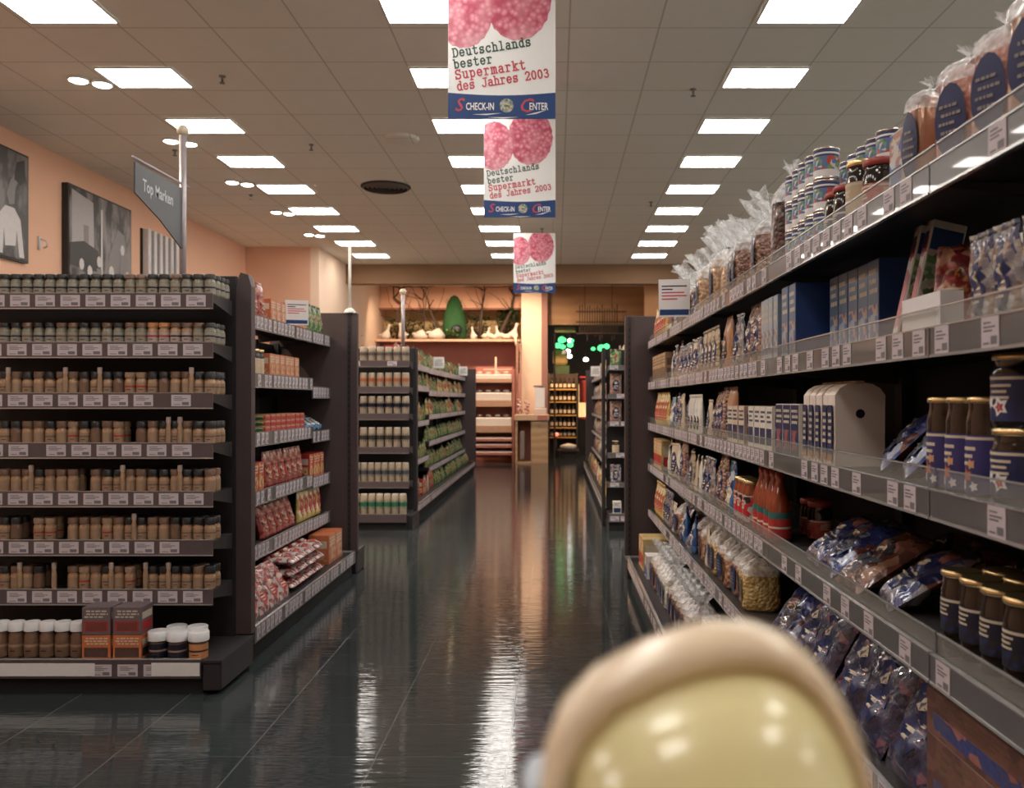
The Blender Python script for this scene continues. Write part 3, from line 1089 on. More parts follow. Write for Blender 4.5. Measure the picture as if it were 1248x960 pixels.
def p_bag(key, w, h, t, body, kind='pouch', label=None, label2=None, ck=.25, seed=1, name='food_bag', crimp=None, oval=(0, -.1, .62, .6), txt=None, cat='bag'):
    t_ = thing(name, '', cat)
    pillow_mesh(MB(), w, h, t, body, kind, seed, ck).build('bag_body', t_)
    cm = crimp or body
    top = MB()
    n = 14
    vs, fs = [], []
    for i in range(n + 1):
        u = -1 + 2 * i / n
        y = .0015 * sin(i * 2.4)
        for z in (h - .004, h + .012):
            vs.append((w / 2 * u * .99, y + (.004 * sin(u * 9 + seed) if kind != 'pillow' else 0) - .0008, z))
            vs.append((w / 2 * u * .99, y + (.004 * sin(u * 9 + seed) if kind != 'pillow' else 0) + .0008, z))
    for i in range(n):
        a, b_ = i * 4, i * 4 + 4
        fs += [(a, b_, b_ + 2, a + 2), (a + 1, a + 3, b_ + 3, b_ + 1), (a + 2, b_ + 2, b_ + 3, a + 3), (a, a + 1, b_ + 1, b_)]
    top.add(vs, fs, cm, True)
    top.build('top_seal', t_)
    if label:
        lb = MB()
        cu, cv, ru, rv = oval
        decal(lb, w, h, t, kind, seed, ck, cu, cv, ru, rv, label)
        if label2:
            decal(lb, w, h, t, kind, seed, ck, cu, cv + rv * .45, ru * .45, rv * .22, label2, off=.002, n=12, rings=2)
        for i in range(3):
            decal(lb, w, h, t, kind, seed, ck, cu, cv - rv * (.02 + .25 * i), ru * (.75 - .12 * i), rv * .055, txt or m_cream, off=.002, n=8, rings=1, power=.4)
        lb.build('label', t_)
    PROTO[key] = (t_, cat)


def p_gather(key, w, d, h, content, label=None, crown=.12, seed=1, lab=m_navy, flare=1.0, name='cellophane_bag'):
    """clear bag of loose food, tied off with a flaring film top"""
    t = thing(name, '', 'bag')
    seg = 22
    cb = MB()
    vs, fs = [], []
    prof = [(.86, 0), (.98, .05), (1.0, .3), (.99, .6), (.92, .82), (.70, .95), (.2, 1.0)]

    def ring(rad, z, extra=0.0, jit=.06, twist=0):
        out = []
        for i in range(seg):
            a = 2 * pi * i / seg + twist
            e = .62
            cx = math.copysign(abs(cos(a)) ** e, cos(a))
            cy = math.copysign(abs(sin(a)) ** e, sin(a))
            k = 1 + jit * noise.noise(Vector((cos(a) * 1.6 + seed * 5, sin(a) * 1.6, z * 22)))
            out.append((cx * (w / 2 * rad + extra) * k, cy * (d / 2 * rad + extra) * k, z))
        return out
    for rr, zz in prof:
        vs += ring(rr, zz * h)
    for k in range(len(prof) - 1):
        for i in range(seg):
            j = (i + 1) % seg
            fs.append((k * seg + i, k * seg + j, (k + 1) * seg + j, (k + 1) * seg + i))
    fs.append(tuple(range(seg - 1, -1, -1)))
    fs.append(tuple((len(prof) - 1) * seg + i for i in range(seg)))
    cb.add(vs, fs, content, True)
    cb.build('contents', t)
    # film: hugs the upper half, pinches, flares
    fb = MB()
    vs, fs = [], []
    ch = crown
    levels = [(.99, .80 * h, .003), (.90, .93 * h, .004), (.74, .99 * h, .004), (.52, h + ch * .18, .003), (.24, h + ch * .36, .0), (.34 * flare, h + ch * .55, 0), (.60 * flare, h + ch * .8, 0), (.85 * flare, h + ch, 0)]
    for k, (rr, zz, ex) in enumerate(levels):
        rg = ring(rr, zz, ex, .08)
        if k >= 3:
            rg2 = []
            for i, (x, y, z) in enumerate(rg):
                s = 1 + (.18 if i % 2 else -.18) * (1 if k > 3 else .4)
                dz = ch * .35 * noise.noise(Vector((i * 1.7, seed * 9.1, k * .1))) if k == len(levels) - 1 else 0
                rg2.append((x * s, y * s, z + dz))
            rg = rg2
        vs += rg
    for k in range(len(levels) - 1):
        for i in range(seg):
            j = (i + 1) % seg
            fs.append((k * seg + i, k * seg + j, (k + 1) * seg + j, (k + 1) * seg + i))
    fb.add(vs, fs, m_film, False)
    fb.build('film_top', t)
    MB().lathe([(.012, 0), (.012, .008)], m_capblack, 10, c=(0, 0, h + ch * .36)).build('tie', t)
    if label is not None:
        lb = MB()
        vs, fs = [], []
        n = 16
        for kk in (0, 1):
            pass
        # oval label hugging the flat front
        vs.append((0, -d / 2 * 1.05 - .002, h * .45))
        for i in range(n):
            a = 2 * pi * i / n
            vs.append((w * .32 * cos(a), -d / 2 * 1.03 - .002, h * .45 + h * .34 * sin(a)))
        fs = [(0, 1 + i, 1 + (i + 1) % n) for i in range(n)]
        lb.add(vs, fs, lab)
        text_flecks(lb, -w * .22, w * .22, h * .3, h * .62, -d / 2 * 1.06 - .0025, m_ftxt, 4, seed, .35)
        lb.build('label', t)
    PROTO[key] = (t, 'bag')


def p_jar(key, r, h, contents, label, lid, lid_h=.018, name='glass_jar', lab=(.1, .72), art=None, cat='jar', neck=.82, sq=False, flower=None):
    t = thing(name, '', cat)
    zc = h - lid_h
    MB().lathe([(r * .92, 0), (r, .006), (r, zc * .8), (r * .93, zc * .88), (r * neck, zc * .94), (r * neck, zc)], contents, 20).build('glass_jar', t)
    lb = MB().lathe([(r + .0008, zc * lab[0]), (r + .0008, zc * lab[1])], label, 20, caps=False)
    z0, z1 = zc * lab[0], zc * lab[1]
    lb.lathe([(r + .0012, z1 - .008), (r + .0012, z1 - .003)], m_cream, 20, caps=False)
    for q in range(3):
        a0 = -pi / 2 + (q - 1) * 2 * pi / 3
        for i in range(3):
            zz = z0 + (z1 - z0) * (.74 - i * .13)
            ww = (.5, .36, .44)[i]
            vs = []
            for a in (-ww, -ww / 2, 0, ww / 2, ww):
                for z in (zz, zz + (z1 - z0) * .06):
                    vs.append(((r + .0014) * cos(a0 + a), (r + .0014) * sin(a0 + a), z))
            lb.add(vs, [(k * 2, k * 2 + 2, k * 2 + 3, k * 2 + 1) for k in range(4)], m_cream)
        if flower:
            for m_f, da, dz, rad in flower:
                cx, cz = a0 + da, z0 + (z1 - z0) * dz
                n = 10
                vs = [((r + .0016) * cos(cx), (r + .0016) * sin(cx), cz)]
                for i in range(n):
                    aa = 2 * pi * i / n
                    s = rad * (1 if i % 2 else .55)
                    th = cx + s * cos(aa) / r
                    vs.append(((r + .0016) * cos(th), (r + .0016) * sin(th), cz + s * sin(aa)))
                lb.add(vs, [(0, 1 + i, 1 + (i + 1) % n) for i in range(n)], m_f)
    if art:
        lb.lathe([(r + .0011, z0 + (z1 - z0) * .05), (r + .0011, z0 + (z1 - z0) * .42)], art, 20, caps=False)
    lb.build('label', t)
    lr = r * neck + .003
    MB().lathe([(lr, zc), (lr + .0015, zc + .002), (lr + .0015, h - .003), (lr - .002, h)], lid, 20).build('lid', t)
    PROTO[key] = (t, cat)


def p_bottle(key, r, h, contents, label, cap):
    t = thing('sauce_bottle', '', 'bottle')
    MB().lathe([(r * .9, 0), (r, .006), (r, h * .52), (r * .93, h * .60), (r * .55, h * .76), (r * .36, h * .86), (r * .36, h * .92)], contents, 20).build('glass_bottle', t)
    lb = MB().lathe([(r + .0008, h * .06), (r + .0008, h * .34)], label, 20, caps=False)
    lb.lathe([(r + .0008, h * .34), (r + .0008, h * .43)], mat('teal_print', (0.03, 0.14, 0.13), .4), 20, caps=False)
    lb.lathe([(r + .0012, h * .2), (r + .0012, h * .23)], m_cream, 20, caps=False)
    lb.build('label', t)
    MB().lathe([(r * .42, h * .91), (r * .42, h * .995), (r * .36, h)], cap, 14).build('cap', t)
    PROTO[key] = (t, 'bottle')


def p_can(key, r, h, label, seed=0):
    t = thing('food_can', '', 'can')
    mt = mat('tin_metal', (0.6, 0.58, 0.55), .25, metal=.9)
    MB().lathe([(r * .96, 0), (r, .002), (r, .005), (r * .97, .006), (r * .97, h - .006), (r, h - .005), (r, h - .001), (r * .95, h - .001), (r * .93, h - .005), (.001, h - .005)], mt, 18).build('tin', t)
    lb = MB().lathe([(r * .975, .008), (r * .975, h * .3)], m_white, 18, caps=False)
    lb.lathe([(r * .975, h * .3), (r * .975, h * .72)], label, 18, caps=False).lathe([(r * .975, h * .72), (r * .975, h - .008)], m_blue, 18, caps=False)
    lb.lathe([(r * .98, h * .78), (r * .98, h * .84)], m_white, 18, caps=False)
    lb.build('label', t)
    PROTO[key] = (t, 'can')


# ---------------------------------------------------------------- goods: the kinds on the shelves
seedn = [0]
# cellophane bags
L_pasta = lumps('dried_noodles', [(0.50, 0.32, 0.18), (0.60, 0.42, 0.26), (0.38, 0.22, 0.12)], 60)
L_nut = lumps('mixed_nuts', [(0.30, 0.14, 0.09), (0.50, 0.32, 0.20), (0.12, 0.05, 0.05), (0.42, 0.22, 0.18)], 75)
L_dark = lumps('dark_dried_fruit', [(0.035, 0.012, 0.01), (0.11, 0.03, 0.02), (0.02, 0.008, 0.008)], 60)
L_red = lumps('red_chips', [(0.42, 0.14, 0.10), (0.55, 0.28, 0.2), (0.3, 0.08, 0.06)], 55)
L_white = lumps('pale_crackers', [(0.62, 0.56, 0.48), (0.72, 0.68, 0.6), (0.5, 0.42, 0.34)], 40)
L_brown = lumps('brown_rolls', [(0.36, 0.17, 0.09), (0.46, 0.25, 0.14), (0.25, 0.11, 0.06)], 45)
L_yellow = lumps('yellow_pasta', [(0.58, 0.38, 0.12), (0.66, 0.48, 0.2), (0.45, 0.26, 0.08)], 70)
p_gather('g_pasta', .088, .17, .235, L_pasta, True, .10, 1)
p_gather('g_pasta2', .092, .17, .225, L_pasta, None, .17, 11, flare=1.5)
p_gather('g_nut', .088, .17, .22, L_nut, True, .09, 2)
p_gather('g_nut2', .092, .16, .21, L_nut, None, .16, 12, flare=1.5)
p_gather('g_dark', .12, .16, .27, L_dark, None, .085, 3, flare=.6)
p_gather('g_red', .088, .17, .22, L_red, None, .17, 4, flare=1.6)
p_gather('g_white', .095, .16, .20, L_white, True, .11, 5)
p_gather('g_brown', .14, .17, .18, L_brown, True, .10, 6)
p_gather('l_pink', .125, .15, .205, lumps('puffed_pink', [(0.50, 0.19, 0.14), (0.58, 0.27, 0.2), (0.42, 0.15, 0.11)], 90, depth=.4), True, .035, 21, flare=.5, name='rice_cake_pack')
p_gather('l_orange', .125, .15, .21, mat('orange_pack', (0.50, 0.24, 0.12), .3, var=.15, bump=.2, coat=.6), True, .03, 22, flare=.5, name='rice_cake_pack')
p_gather('l_copper', .075, .13, .20, mat('copper_foil', (0.40, 0.20, 0.12), .25, metal=.4, var=.2, bump=.3, coat=.6), True, .03, 23, flare=.6, name='rice_cake_pack')
p_gather('g_yellow', .10, .15, .19, L_yellow, True, .09, 7)
# film packs standing like slices along the shelf
p_bag('s_tan', .115, .235, .042, mat('tan_pack', (0.52, 0.33, 0.20), .35, var=.15, scale=20, bump=.2, coat=.4), 'pouch', m_inkm, m_cream, .12, 1, oval=(0, -.2, .72, .62), name='noodle_pack')
p_bag('s_olive', .105, .20, .038, lumps('herb_noodles', [(0.36, 0.28, 0.18), (0.46, 0.36, 0.24)], 50), 'pouch', m_navy, m_cream, .15, 2, oval=(0, -.15, .75, .66), name='noodle_pack')
p_bag('s_brown', .140, .27, .06, mat('brown_pack', (0.46, 0.24, 0.13), .3, var=.2, scale=14, bump=.25, coat=.5), 'pouch', m_inkm, m_cream, .12, 3, oval=(0, -.2, .7, .55), name='paper_look_pack')
p_bag('s_nut', .125, .25, .07, L_nut, 'pouch', m_navy, m_cream, .2, 4, name='nut_pack')
p_bag('s_silver', .115, .21, .05, printed('silver_pack', [(0.38, 0.36, 0.36), (0.22, 0.20, 0.24), (0.5, 0.46, 0.42), (0.08, 0.09, 0.18), (0.3, 0.2, 0.15)], 40, .2, .5, coat=.6), 'pouch', m_navy, m_cream, .35, 5, name='silver_pack')
p_bag('s_cream', .110, .20, .045, mat('cream_pack', (0.60, 0.50, 0.38), .4, var=.1, bump=.2), 'pouch', m_navy, m_cream, .15, 6, oval=(.1, -.1, .7, .7), name='cream_pack')
p_bag('s_white', .100, .19, .04, mat('white_pack', (0.66, 0.64, 0.60), .35, var=.1, bump=.2), 'pouch', m_inkm, m_cream, .2, 7, oval=(0, -.4, .7, .4), name='white_pack')
p_bag('s_yellow', .110, .22, .05, printed('yellow_pack', [(0.62, 0.48, 0.16), (0.5, 0.36, 0.12), (0.68, 0.6, 0.4), (0.4, 0.12, 0.06)], 22, .35, .3), 'pouch', m_red, m_cream, .2, 8, name='yellow_packet')
p_bag('s_blue', .115, .21, .05, printed('blue_pack', [(0.05, 0.14, 0.32), (0.1, 0.25, 0.4), (0.5, 0.55, 0.6), (0.03, 0.06, 0.2)], 26, .25, .4, coat=.5), 'pouch', m_cream, m_red, .3, 9, name='blue_packet')
p_bag('s_pink', .20, .275, .085, printed('pink_pack', [(0.50, 0.20, 0.15), (0.58, 0.26, 0.19), (0.46, 0.17, 0.12)], 45, .28, .5, coat=.6), 'pouch', m_navy, m_cream, .14, 10, oval=(-.05, -.1, .7, .62), crimp=m_film, name='rice_cake_pack')
p_bag('s_orange', .20, .29, .085, mat('orange_pack', (0.52, 0.24, 0.11), .28, var=.15, bump=.2, coat=.6), 'pouch', m_navy, m_cream, .14, 11, oval=(-.05, -.15, .72, .62), crimp=m_film, name='rice_cake_pack')
p_bag('s_redbag', .130, .21, .06, printed('red_pack', [(0.34, 0.03, 0.03), (0.42, 0.08, 0.06), (0.16, 0.02, 0.02), (0.5, 0.26, 0.18)], 34, .3, .4, coat=.4), 'pouch', m_pred, m_red, .3, 12, name='red_packet')
p_bag('s_green', .120, .20, .055, printed('green_pack', [(0.03, 0.14, 0.04), (0.10, 0.20, 0.06), (0.32, 0.34, 0.15), (0.02, 0.06, 0.03)], 34, .35, .3), 'pouch', m_pgreen, m_red, .2, 13, name='green_packet')
p_bag('s_lime', .120, .19, .055, printed('lime_pack', [(0.20, 0.24, 0.09), (0.34, 0.33, 0.16), (0.10, 0.16, 0.06), (0.03, 0.07, 0.03)], 34, .35, .3), 'pouch', m_pgreen, m_red, .2, 14, name='lime_packet')
# lying or leaning foil bags
p_bag('f_navy', .17, .23, .065, printed('navy_foil', [(0.02, 0.03, 0.12), (0.03, 0.04, 0.16), (0.012, 0.015, 0.06), (0.02, 0.025, 0.1), (0.015, 0.02, 0.07), (0.16, 0.06, 0.05), (0.22, 0.24, 0.32)], 24, .16, .6, metal=.3, coat=.8), 'pillow', m_inkm, m_cream, .34, 15, name='foil_bag')
p_bag('f_berry', .22, .30, .09, printed('berry_foil', [(0.02, 0.02, 0.06), (0.05, 0.03, 0.08), (0.16, 0.06, 0.10), (0.012, 0.015, 0.05), (0.02, 0.03, 0.09)], 40, .16, .6, metal=.1, coat=.9), 'pillow', m_navy, m_cream, .34, 16, name='foil_bag')
p_bag('f_silver', .17, .22, .06, printed('silver_foil', [(0.20, 0.19, 0.24), (0.08, 0.07, 0.16), (0.3, 0.12, 0.09), (0.42, 0.4, 0.42), (0.03, 0.035, 0.12)], 24, .16, .6, metal=.3, coat=.8), 'pillow', m_navy, m_cream, .34, 17, name='foil_bag')
p_bag('f_choc', .18, .22, .06, printed('choc_foil', [(0.10, 0.04, 0.03), (0.18, 0.07, 0.05), (0.05, 0.02, 0.02), (0.3, 0.16, 0.1)], 26, .2, .5, metal=.1, coat=.8), 'pillow', m_inkm, m_cream, .45, 18, name='foil_bag')
p_bag('f_teal', .18, .22, .06, printed('teal_foil', [(0.05, 0.16, 0.26), (0.1, 0.25, 0.34), (0.02, 0.05, 0.14), (0.5, 0.5, 0.5)], 26, .18, .5, metal=.2, coat=.8), 'pillow', m_cream, m_red, .5, 19, name='foil_bag')
p_bag('f_pinkw', .18, .24, .055, printed('pink_white_foil', [(0.50, 0.42, 0.40), (0.30, 0.05, 0.05), (0.36, 0.12, 0.10), (0.14, 0.04, 0.05)], 40, .25, .5, coat=.6), 'pillow', m_red, m_cream, .4, 20, name='foil_bag')
# cartons
p_box('b_blue', .075, .16, .225, mat('ltblue_card', (0.12, 0.19, 0.30), .35, var=.08), m_blue, printed('blue_art', [(0.35, 0.4, 0.45), (0.1, 0.15, 0.3), (0.5, 0.3, 0.2)], 60), seed=1, wrap=False)
p_box('b_silver', .055, .16, .215, mat('silver_card', (0.36, 0.42, 0.50), .3, var=.08), mat('silver_side', (0.22, 0.28, 0.38), .4), printed('silver_art', [(0.4, 0.35, 0.35), (0.15, 0.2, 0.3), (0.55, 0.5, 0.45)], 60), seed=2)
p_box('b_navyw', .085, .12, .16, m_navy, mat('white_card', (0.66, 0.62, 0.56), .5), printed('navy_art', [(0.02, 0.03, 0.12), (0.08, 0.12, 0.3), (0.4, 0.1, 0.08)], 50), seed=3)
p_box('b_cream', .10, .12, .15, mat('cream_card', (0.60, 0.50, 0.40), .5), mat('rose_card', (0.46, 0.30, 0.27), .5), m_navy, seed=4, ink=m_navy)
p_box('b_yellow', .09, .14, .20, printed('yellow_card', [(0.60, 0.45, 0.16), (0.55, 0.42, 0.2), (0.42, 0.14, 0.06)], 30, .5), mat('yellow_side', (0.55, 0.42, 0.20), .5), m_red, seed=5)
p_box('b_red', .09, .12, .17, printed('red_card', [(0.45, 0.06, 0.04), (0.5, 0.14, 0.06), (0.6, 0.35, 0.15)], 30, .5), m_red, printed('red_art', [(0.6, 0.45, 0.2), (0.4, 0.05, 0.04)], 60), seed=6)
p_box('b_orange', .10, .10, .14, printed('orange_card2', [(0.55, 0.22, 0.12), (0.5, 0.18, 0.1), (0.6, 0.35, 0.22)], 30, .5), m_orange, printed('orange_art', [(0.5, 0.15, 0.08), (0.6, 0.4, 0.25)], 60), seed=7)
p_box('b_tanslim', .045, .12, .19, mat('tan_card', (0.50, 0.34, 0.20), .5, var=.1), mat('tan_side', (0.42, 0.26, 0.15), .5), m_l_dkt, seed=8, ink=m_l_dkt)
p_box('b_spice', .13, .12, .115, m_orange, m_orange, mat('box_dark', (0.05, 0.03, 0.03), .4), window=mat('box_window', (0.10, 0.05, 0.045), .15, coat=1), seed=9)
p_box('b_spice2', .13, .12, .125, mat('box_plum', (0.16, 0.12, 0.13), .5), mat('box_plum', (0.2, 0.15, 0.16), .5), m_red, window=mat('box_window_r', (0.20, 0.05, 0.04), .2, coat=1), seed=10)
p_box('b_dkbrown', .09, .16, .27, mat('dkbrown_card', (0.06, 0.03, 0.025), .4), mat('dkbrown_card', (0.1, 0.04, 0.03), .4), m_inkm, seed=11, ink=m_l_dkt)
p_box('b_bluew', .09, .12, .19, printed('bluewhite_card', [(0.55, 0.55, 0.55), (0.05, 0.1, 0.35), (0.4, 0.2, 0.15)], 35, .4), m_white, m_blue, seed=12)
p_box('b_case', .40, .20, .17, printed('peach_case', [(0.18, 0.08, 0.06), (0.12, 0.05, 0.04), (0.22, 0.10, 0.07)], 20, .45), mat('case_side', (0.14, 0.07, 0.05), .5), printed('case_art', [(0.35, 0.13, 0.10), (0.06, 0.06, 0.16), (0.04, 0.05, 0.2)], 26), name='display_case', seed=13, ink=mat('case_gold', (0.16, 0.09, 0.05), .5))
p_box('b_flat', .10, .15, .035, m_red, printed('flat_side', [(0.5, 0.08, 0.05), (0.6, 0.4, 0.15), (0.05, 0.2, 0.06)], 50, .4), None, name='flat_carton', seed=14)
p_box('b_whitebox', .085, .10, .15, mat('white_card2', (0.68, 0.64, 0.58), .5), mat('white_card2', (0.6, 0.58, 0.55), .5), m_navy, seed=15, ink=m_navy)
p_box('b_bread', .20, .12, .10, L_white, m_white, None, name='bread_pack', seed=16, ink=m_l_tan)
# jars, bottles, cans
m_fl = [(m_orange, .0, .3, .014), (mat('petal_peach', (0.62, 0.33, 0.18), .4), .25, .5, .011), (m_white, -.3, .14, .012), (m_white, .42, .12, .01)]
m_purple = mat('coffee_navy', (0.035, 0.035, 0.16), .35, var=.15)
p_jar('j_coffee', .040, .178, m_glassdk, m_purple, m_capgold, .012, name='coffee_jar', lab=(.04, .66), flower=m_fl, neck=.88)
p_jar('j_coffee_big', .050, .125, m_glassdk, m_navy, m_capgold, .012, name='coffee_jar', lab=(.1, .78), flower=[(m_white, .1, .32, .018), (m_red, .1, .30, .010), (m_white, -.4, .4, .012)], neck=.9)
p_jar('j_dark', .037, .15, m_glassdk, m_inkm, m_capgold, .012, name='dark_glass_jar', lab=(.25, .72), art=printed('jar_gold_art', [(0.02, 0.02, 0.03), (0.3, 0.22, 0.1), (0.02, 0.03, 0.1)], 60), neck=.9)
p_jar('j_red', .042, .13, m_glassdk, printed('jar_red_lab', [(0.5, 0.08, 0.06), (0.55, 0.3, 0.2), (0.4, 0.05, 0.05)], 60), m_capred, .018, lab=(.05, .62), neck=.88)
p_jar('j_cream', .037, .155, m_glassdk, mat('jar_cream_lab', (0.55, 0.42, 0.28), .5, var=.12), m_capgold, .016, lab=(.05, .72), neck=.88)
p_jar('j_navy', .036, .12, m_glassdk, m_navy, m_capred, .016, lab=(.05, .5), neck=.88)
p_jar('j_chilli', .040, .17, m_amber, printed('chilli_lab', [(0.5, 0.03, 0.04), (0.02, 0.02, 0.03), (0.5, 0.45, 0.4)], 50), m_capgold, .016, lab=(.08, .75), neck=.85)
p_jar('j_pale', .043, .175, mat('pale_jar_body', (0.44, 0.36, 0.27), .35), mat('pale_jar_label', (0.50, 0.43, 0.34), .5), mat('pale_lid', (0.55, 0.50, 0.44), .4), .014, name='pale_label_jar', lab=(.04, .9), neck=.94)
p_bottle('bo_sauce', .037, .26, m_amber, m_red, m_capred)
p_can('c_blue', .036, .088, printed('can_art', [(0.5, 0.08, 0.06), (0.2, 0.35, 0.15), (0.65, 0.62, 0.6), (0.1, 0.2, 0.4)], 90))


def p_tall_pale(key, w, h, bandm):
    """pale label jar with a darker motif band, as on the far end rack"""
    t = thing('pale_label_jar', '', 'jar')
    b = mat('pale_jar_body', (0.44, 0.36, 0.27), .35)
    MB().lathe([(w * .46, 0), (w / 2, .004), (w / 2, h * .86), (w * .47, h * .92), (w * .42, h * .95)], b, 16).build('glass_jar', t)
    lb = MB().lathe([(w / 2 + .0012, h * .40), (w / 2 + .0012, h * .60)], bandm, 16, caps=False)
    for q in (-.5, .1, .6):
        lb.box(w / 2 * q, w / 2 * q + .006, -w / 2 - .002, -w / 2 * .8, h * .3, h * .7, bandm)
    lb.build('label_band', t)
    MB().lathe([(w * .46, h * .94), (w * .46, h * .99), (w * .44, h)], mat('pale_lid', (0.55, 0.50, 0.44), .4), 16).build('lid', t)
    PROTO[key] = (t, 'jar')


p_tall_pale('pj_grey', .080, .155, mat('band_grey', (0.12, 0.10, 0.10), .5))
p_tall_pale('pj_orange', .080, .155, mat('band_orange', (0.42, 0.13, 0.05), .5))
p_tall_pale('pj_black', .080, .19, m_inkm)
p_tall_pale('pj_blackl', .080, .215, mat('band_black', (0.04, 0.035, 0.03), .5))
p_tall_pale('pj_slate', .070, .205, mat('band_slate', (0.07, 0.08, 0.10), .5))
p_tall_pale('pj_green', .078, .215, mat('band_green', (0.03, 0.16, 0.09), .5))


# paper bag with folded top
def p_paper(key, w, d, h):
    t = thing('paper_bag', '', 'bag')
    pm = mat('cream_kraft', (0.80, 0.70, 0.62), .6, var=.06, scale=10, bump=.2)
    mb = MB()
    vs, fs = [], []
    prof = [(1, 1, 0), (1, 1, .03), (.97, .98, .3), (1, 1, .6), (.98, 1.0, .84), (.97, .8, .92), (.95, .5, .97), (.93, .16, .985)]
    for sx_, sy_, z in prof:
        q = [(-1, -1), (-.5, -1.02), (0, -1.03), (.5, -1.02), (1, -1), (1.02, 0), (1, 1), (.5, 1.02), (0, 1.03), (-.5, 1.02), (-1, 1), (-1.02, 0)]
        for i, (x, y) in enumerate(q):
            k = 1 + .03 * noise.noise(Vector((x * 3, y * 3, z * 7)))
            vs.append((x * w / 2 * sx_ * k, y * d / 2 * sy_ * k, z * h))
    n = 12
    for k in range(len(prof) - 1):
        for i in range(n):
            j = (i + 1) % n
            fs.append((k * n + i, k * n + j, (k + 1) * n + j, (k + 1) * n + i))
    fs.append(tuple(range(n - 1, -1, -1)))
    fs.append(tuple((len(prof) - 1) * n + i for i in range(n)))
    mb.add(vs, fs, pm)
    mb.build('bag_body', t)
    MB().box(-w / 2 * .96, w / 2 * .96, -.012, .012, h * .95, h * 1.01, mat('fold_brown', (0.45, 0.36, 0.26), .6), .002).build('folded_top', t)
    lb = MB()
    lb.box(-w * .36, w * .36, -d / 2 * 1.09, -d / 2 * 1.07, h * .12, h * .72, m_navy)
    lb.box(-w * .36, w * .36, -d / 2 * 1.10, -d / 2 * 1.09, h * .06, h * .14, mat('label_rust', (0.45, 0.22, 0.12), .5))
    text_flecks(lb, -w * .28, w * .28, h * .25, h * .65, -d / 2 * 1.09, m_cream, 5, 3)
    lb.build('label', t)
    sd = MB()
    n = 14
    for s in (-1, 1):
        vs = [(s * w / 2 * 1.065, 0, h * .62)] + [(s * w / 2 * 1.065, .012 * cos(2 * pi * i / n), h * .62 + .012 * sin(2 * pi * i / n)) for i in range(n)]
        sd.add(vs, [(0, 1 + i, 1 + (i + 1) % n) if s > 0 else (0, 1 + (i + 1) % n, 1 + i) for i in range(n)], m_inkm)
    sd.build('side_emblem', t)
    PROTO[key] = (t, 'bag')


p_paper('pb', .052, .13, .22)


# tall slim pack leaning back in an open tray
def p_slim(key, w, d, h, face, side):
    t = thing('tall_slim_pack', '', 'pack')
    MB().box(-w / 2, w / 2, -d / 2, d / 2, 0, h, side, .002).build('box_body', t)
    f = MB().box(-w / 2 + .003, w / 2 - .003, -d / 2 - .0008, -d / 2, .003, h - .003, face)
    f.box(-w * .3, w * .3, -d / 2 - .0014, -d / 2 - .0008, h * .75, h * .9, m_inkm)
    for s in (-1, 1):
        xa, xb = sorted((s * w / 2, s * (w / 2 + .0007)))
        f.box(xa, xb, -d / 2 + .004, d / 2 - .004, .006, h * .3, m_red)
        f.box(xa, xb, -d / 2 + .004, d / 2 - .004, h * .3, h * .72, printed('slim_green', [(0.15, 0.3, 0.12), (0.4, 0.45, 0.35), (0.6, 0.55, 0.5), (0.1, 0.16, 0.1)], 70))
        f.box(xa, xb, -d / 2 + .004, d / 2 - .004, h * .74, h * .93, m_blue)
    f.build('front_print', t)
    PROTO[key] = (t, 'pack')


p_slim('slim', .03, .075, .25, printed('slim_face', [(0.4, 0.06, 0.06), (0.5, 0.45, 0.4), (0.3, 0.05, 0.08)], 50), mat('slim_side', (0.56, 0.55, 0.52), .4))
# ---------------------------------------------------------------- stocking the shelves
SH_N = {0: 'top', 1: 'second', 2: 'third', 3: 'fourth', 4: 'fifth', 5: 'base', 6: 'base'}


def TY(y, level=9):
    """stretch the shelf plan so that goods 0.8 m to the side line up with where they stand in the rack"""
    P_ = ((0, 0), (1.25, 1.30), (1.6, 1.80), (2, 2.3), (3, 3.45), (5, 5.35), (6.6, 6.6)) if not (level == 0 and y < 2.9) else ((0, 0), (2.9, 3.05), (9, 9))
    for (a_, b_), (c_, d_) in zip(P_[:-1], P_[1:]):
        if y <= c_:
            return b_ + (y - a_) * (d_ - b_) / (c_ - a_)
    return y


def room_above(z, side):
    """free height above a shelf surface"""
    lv = LV_R if side > 0 else (1.85, 1.51, 1.165, .82, .505)
    ups = [t for t in lv if t > z + .06]
    return (min(ups) - .078 - z) if ups else .5


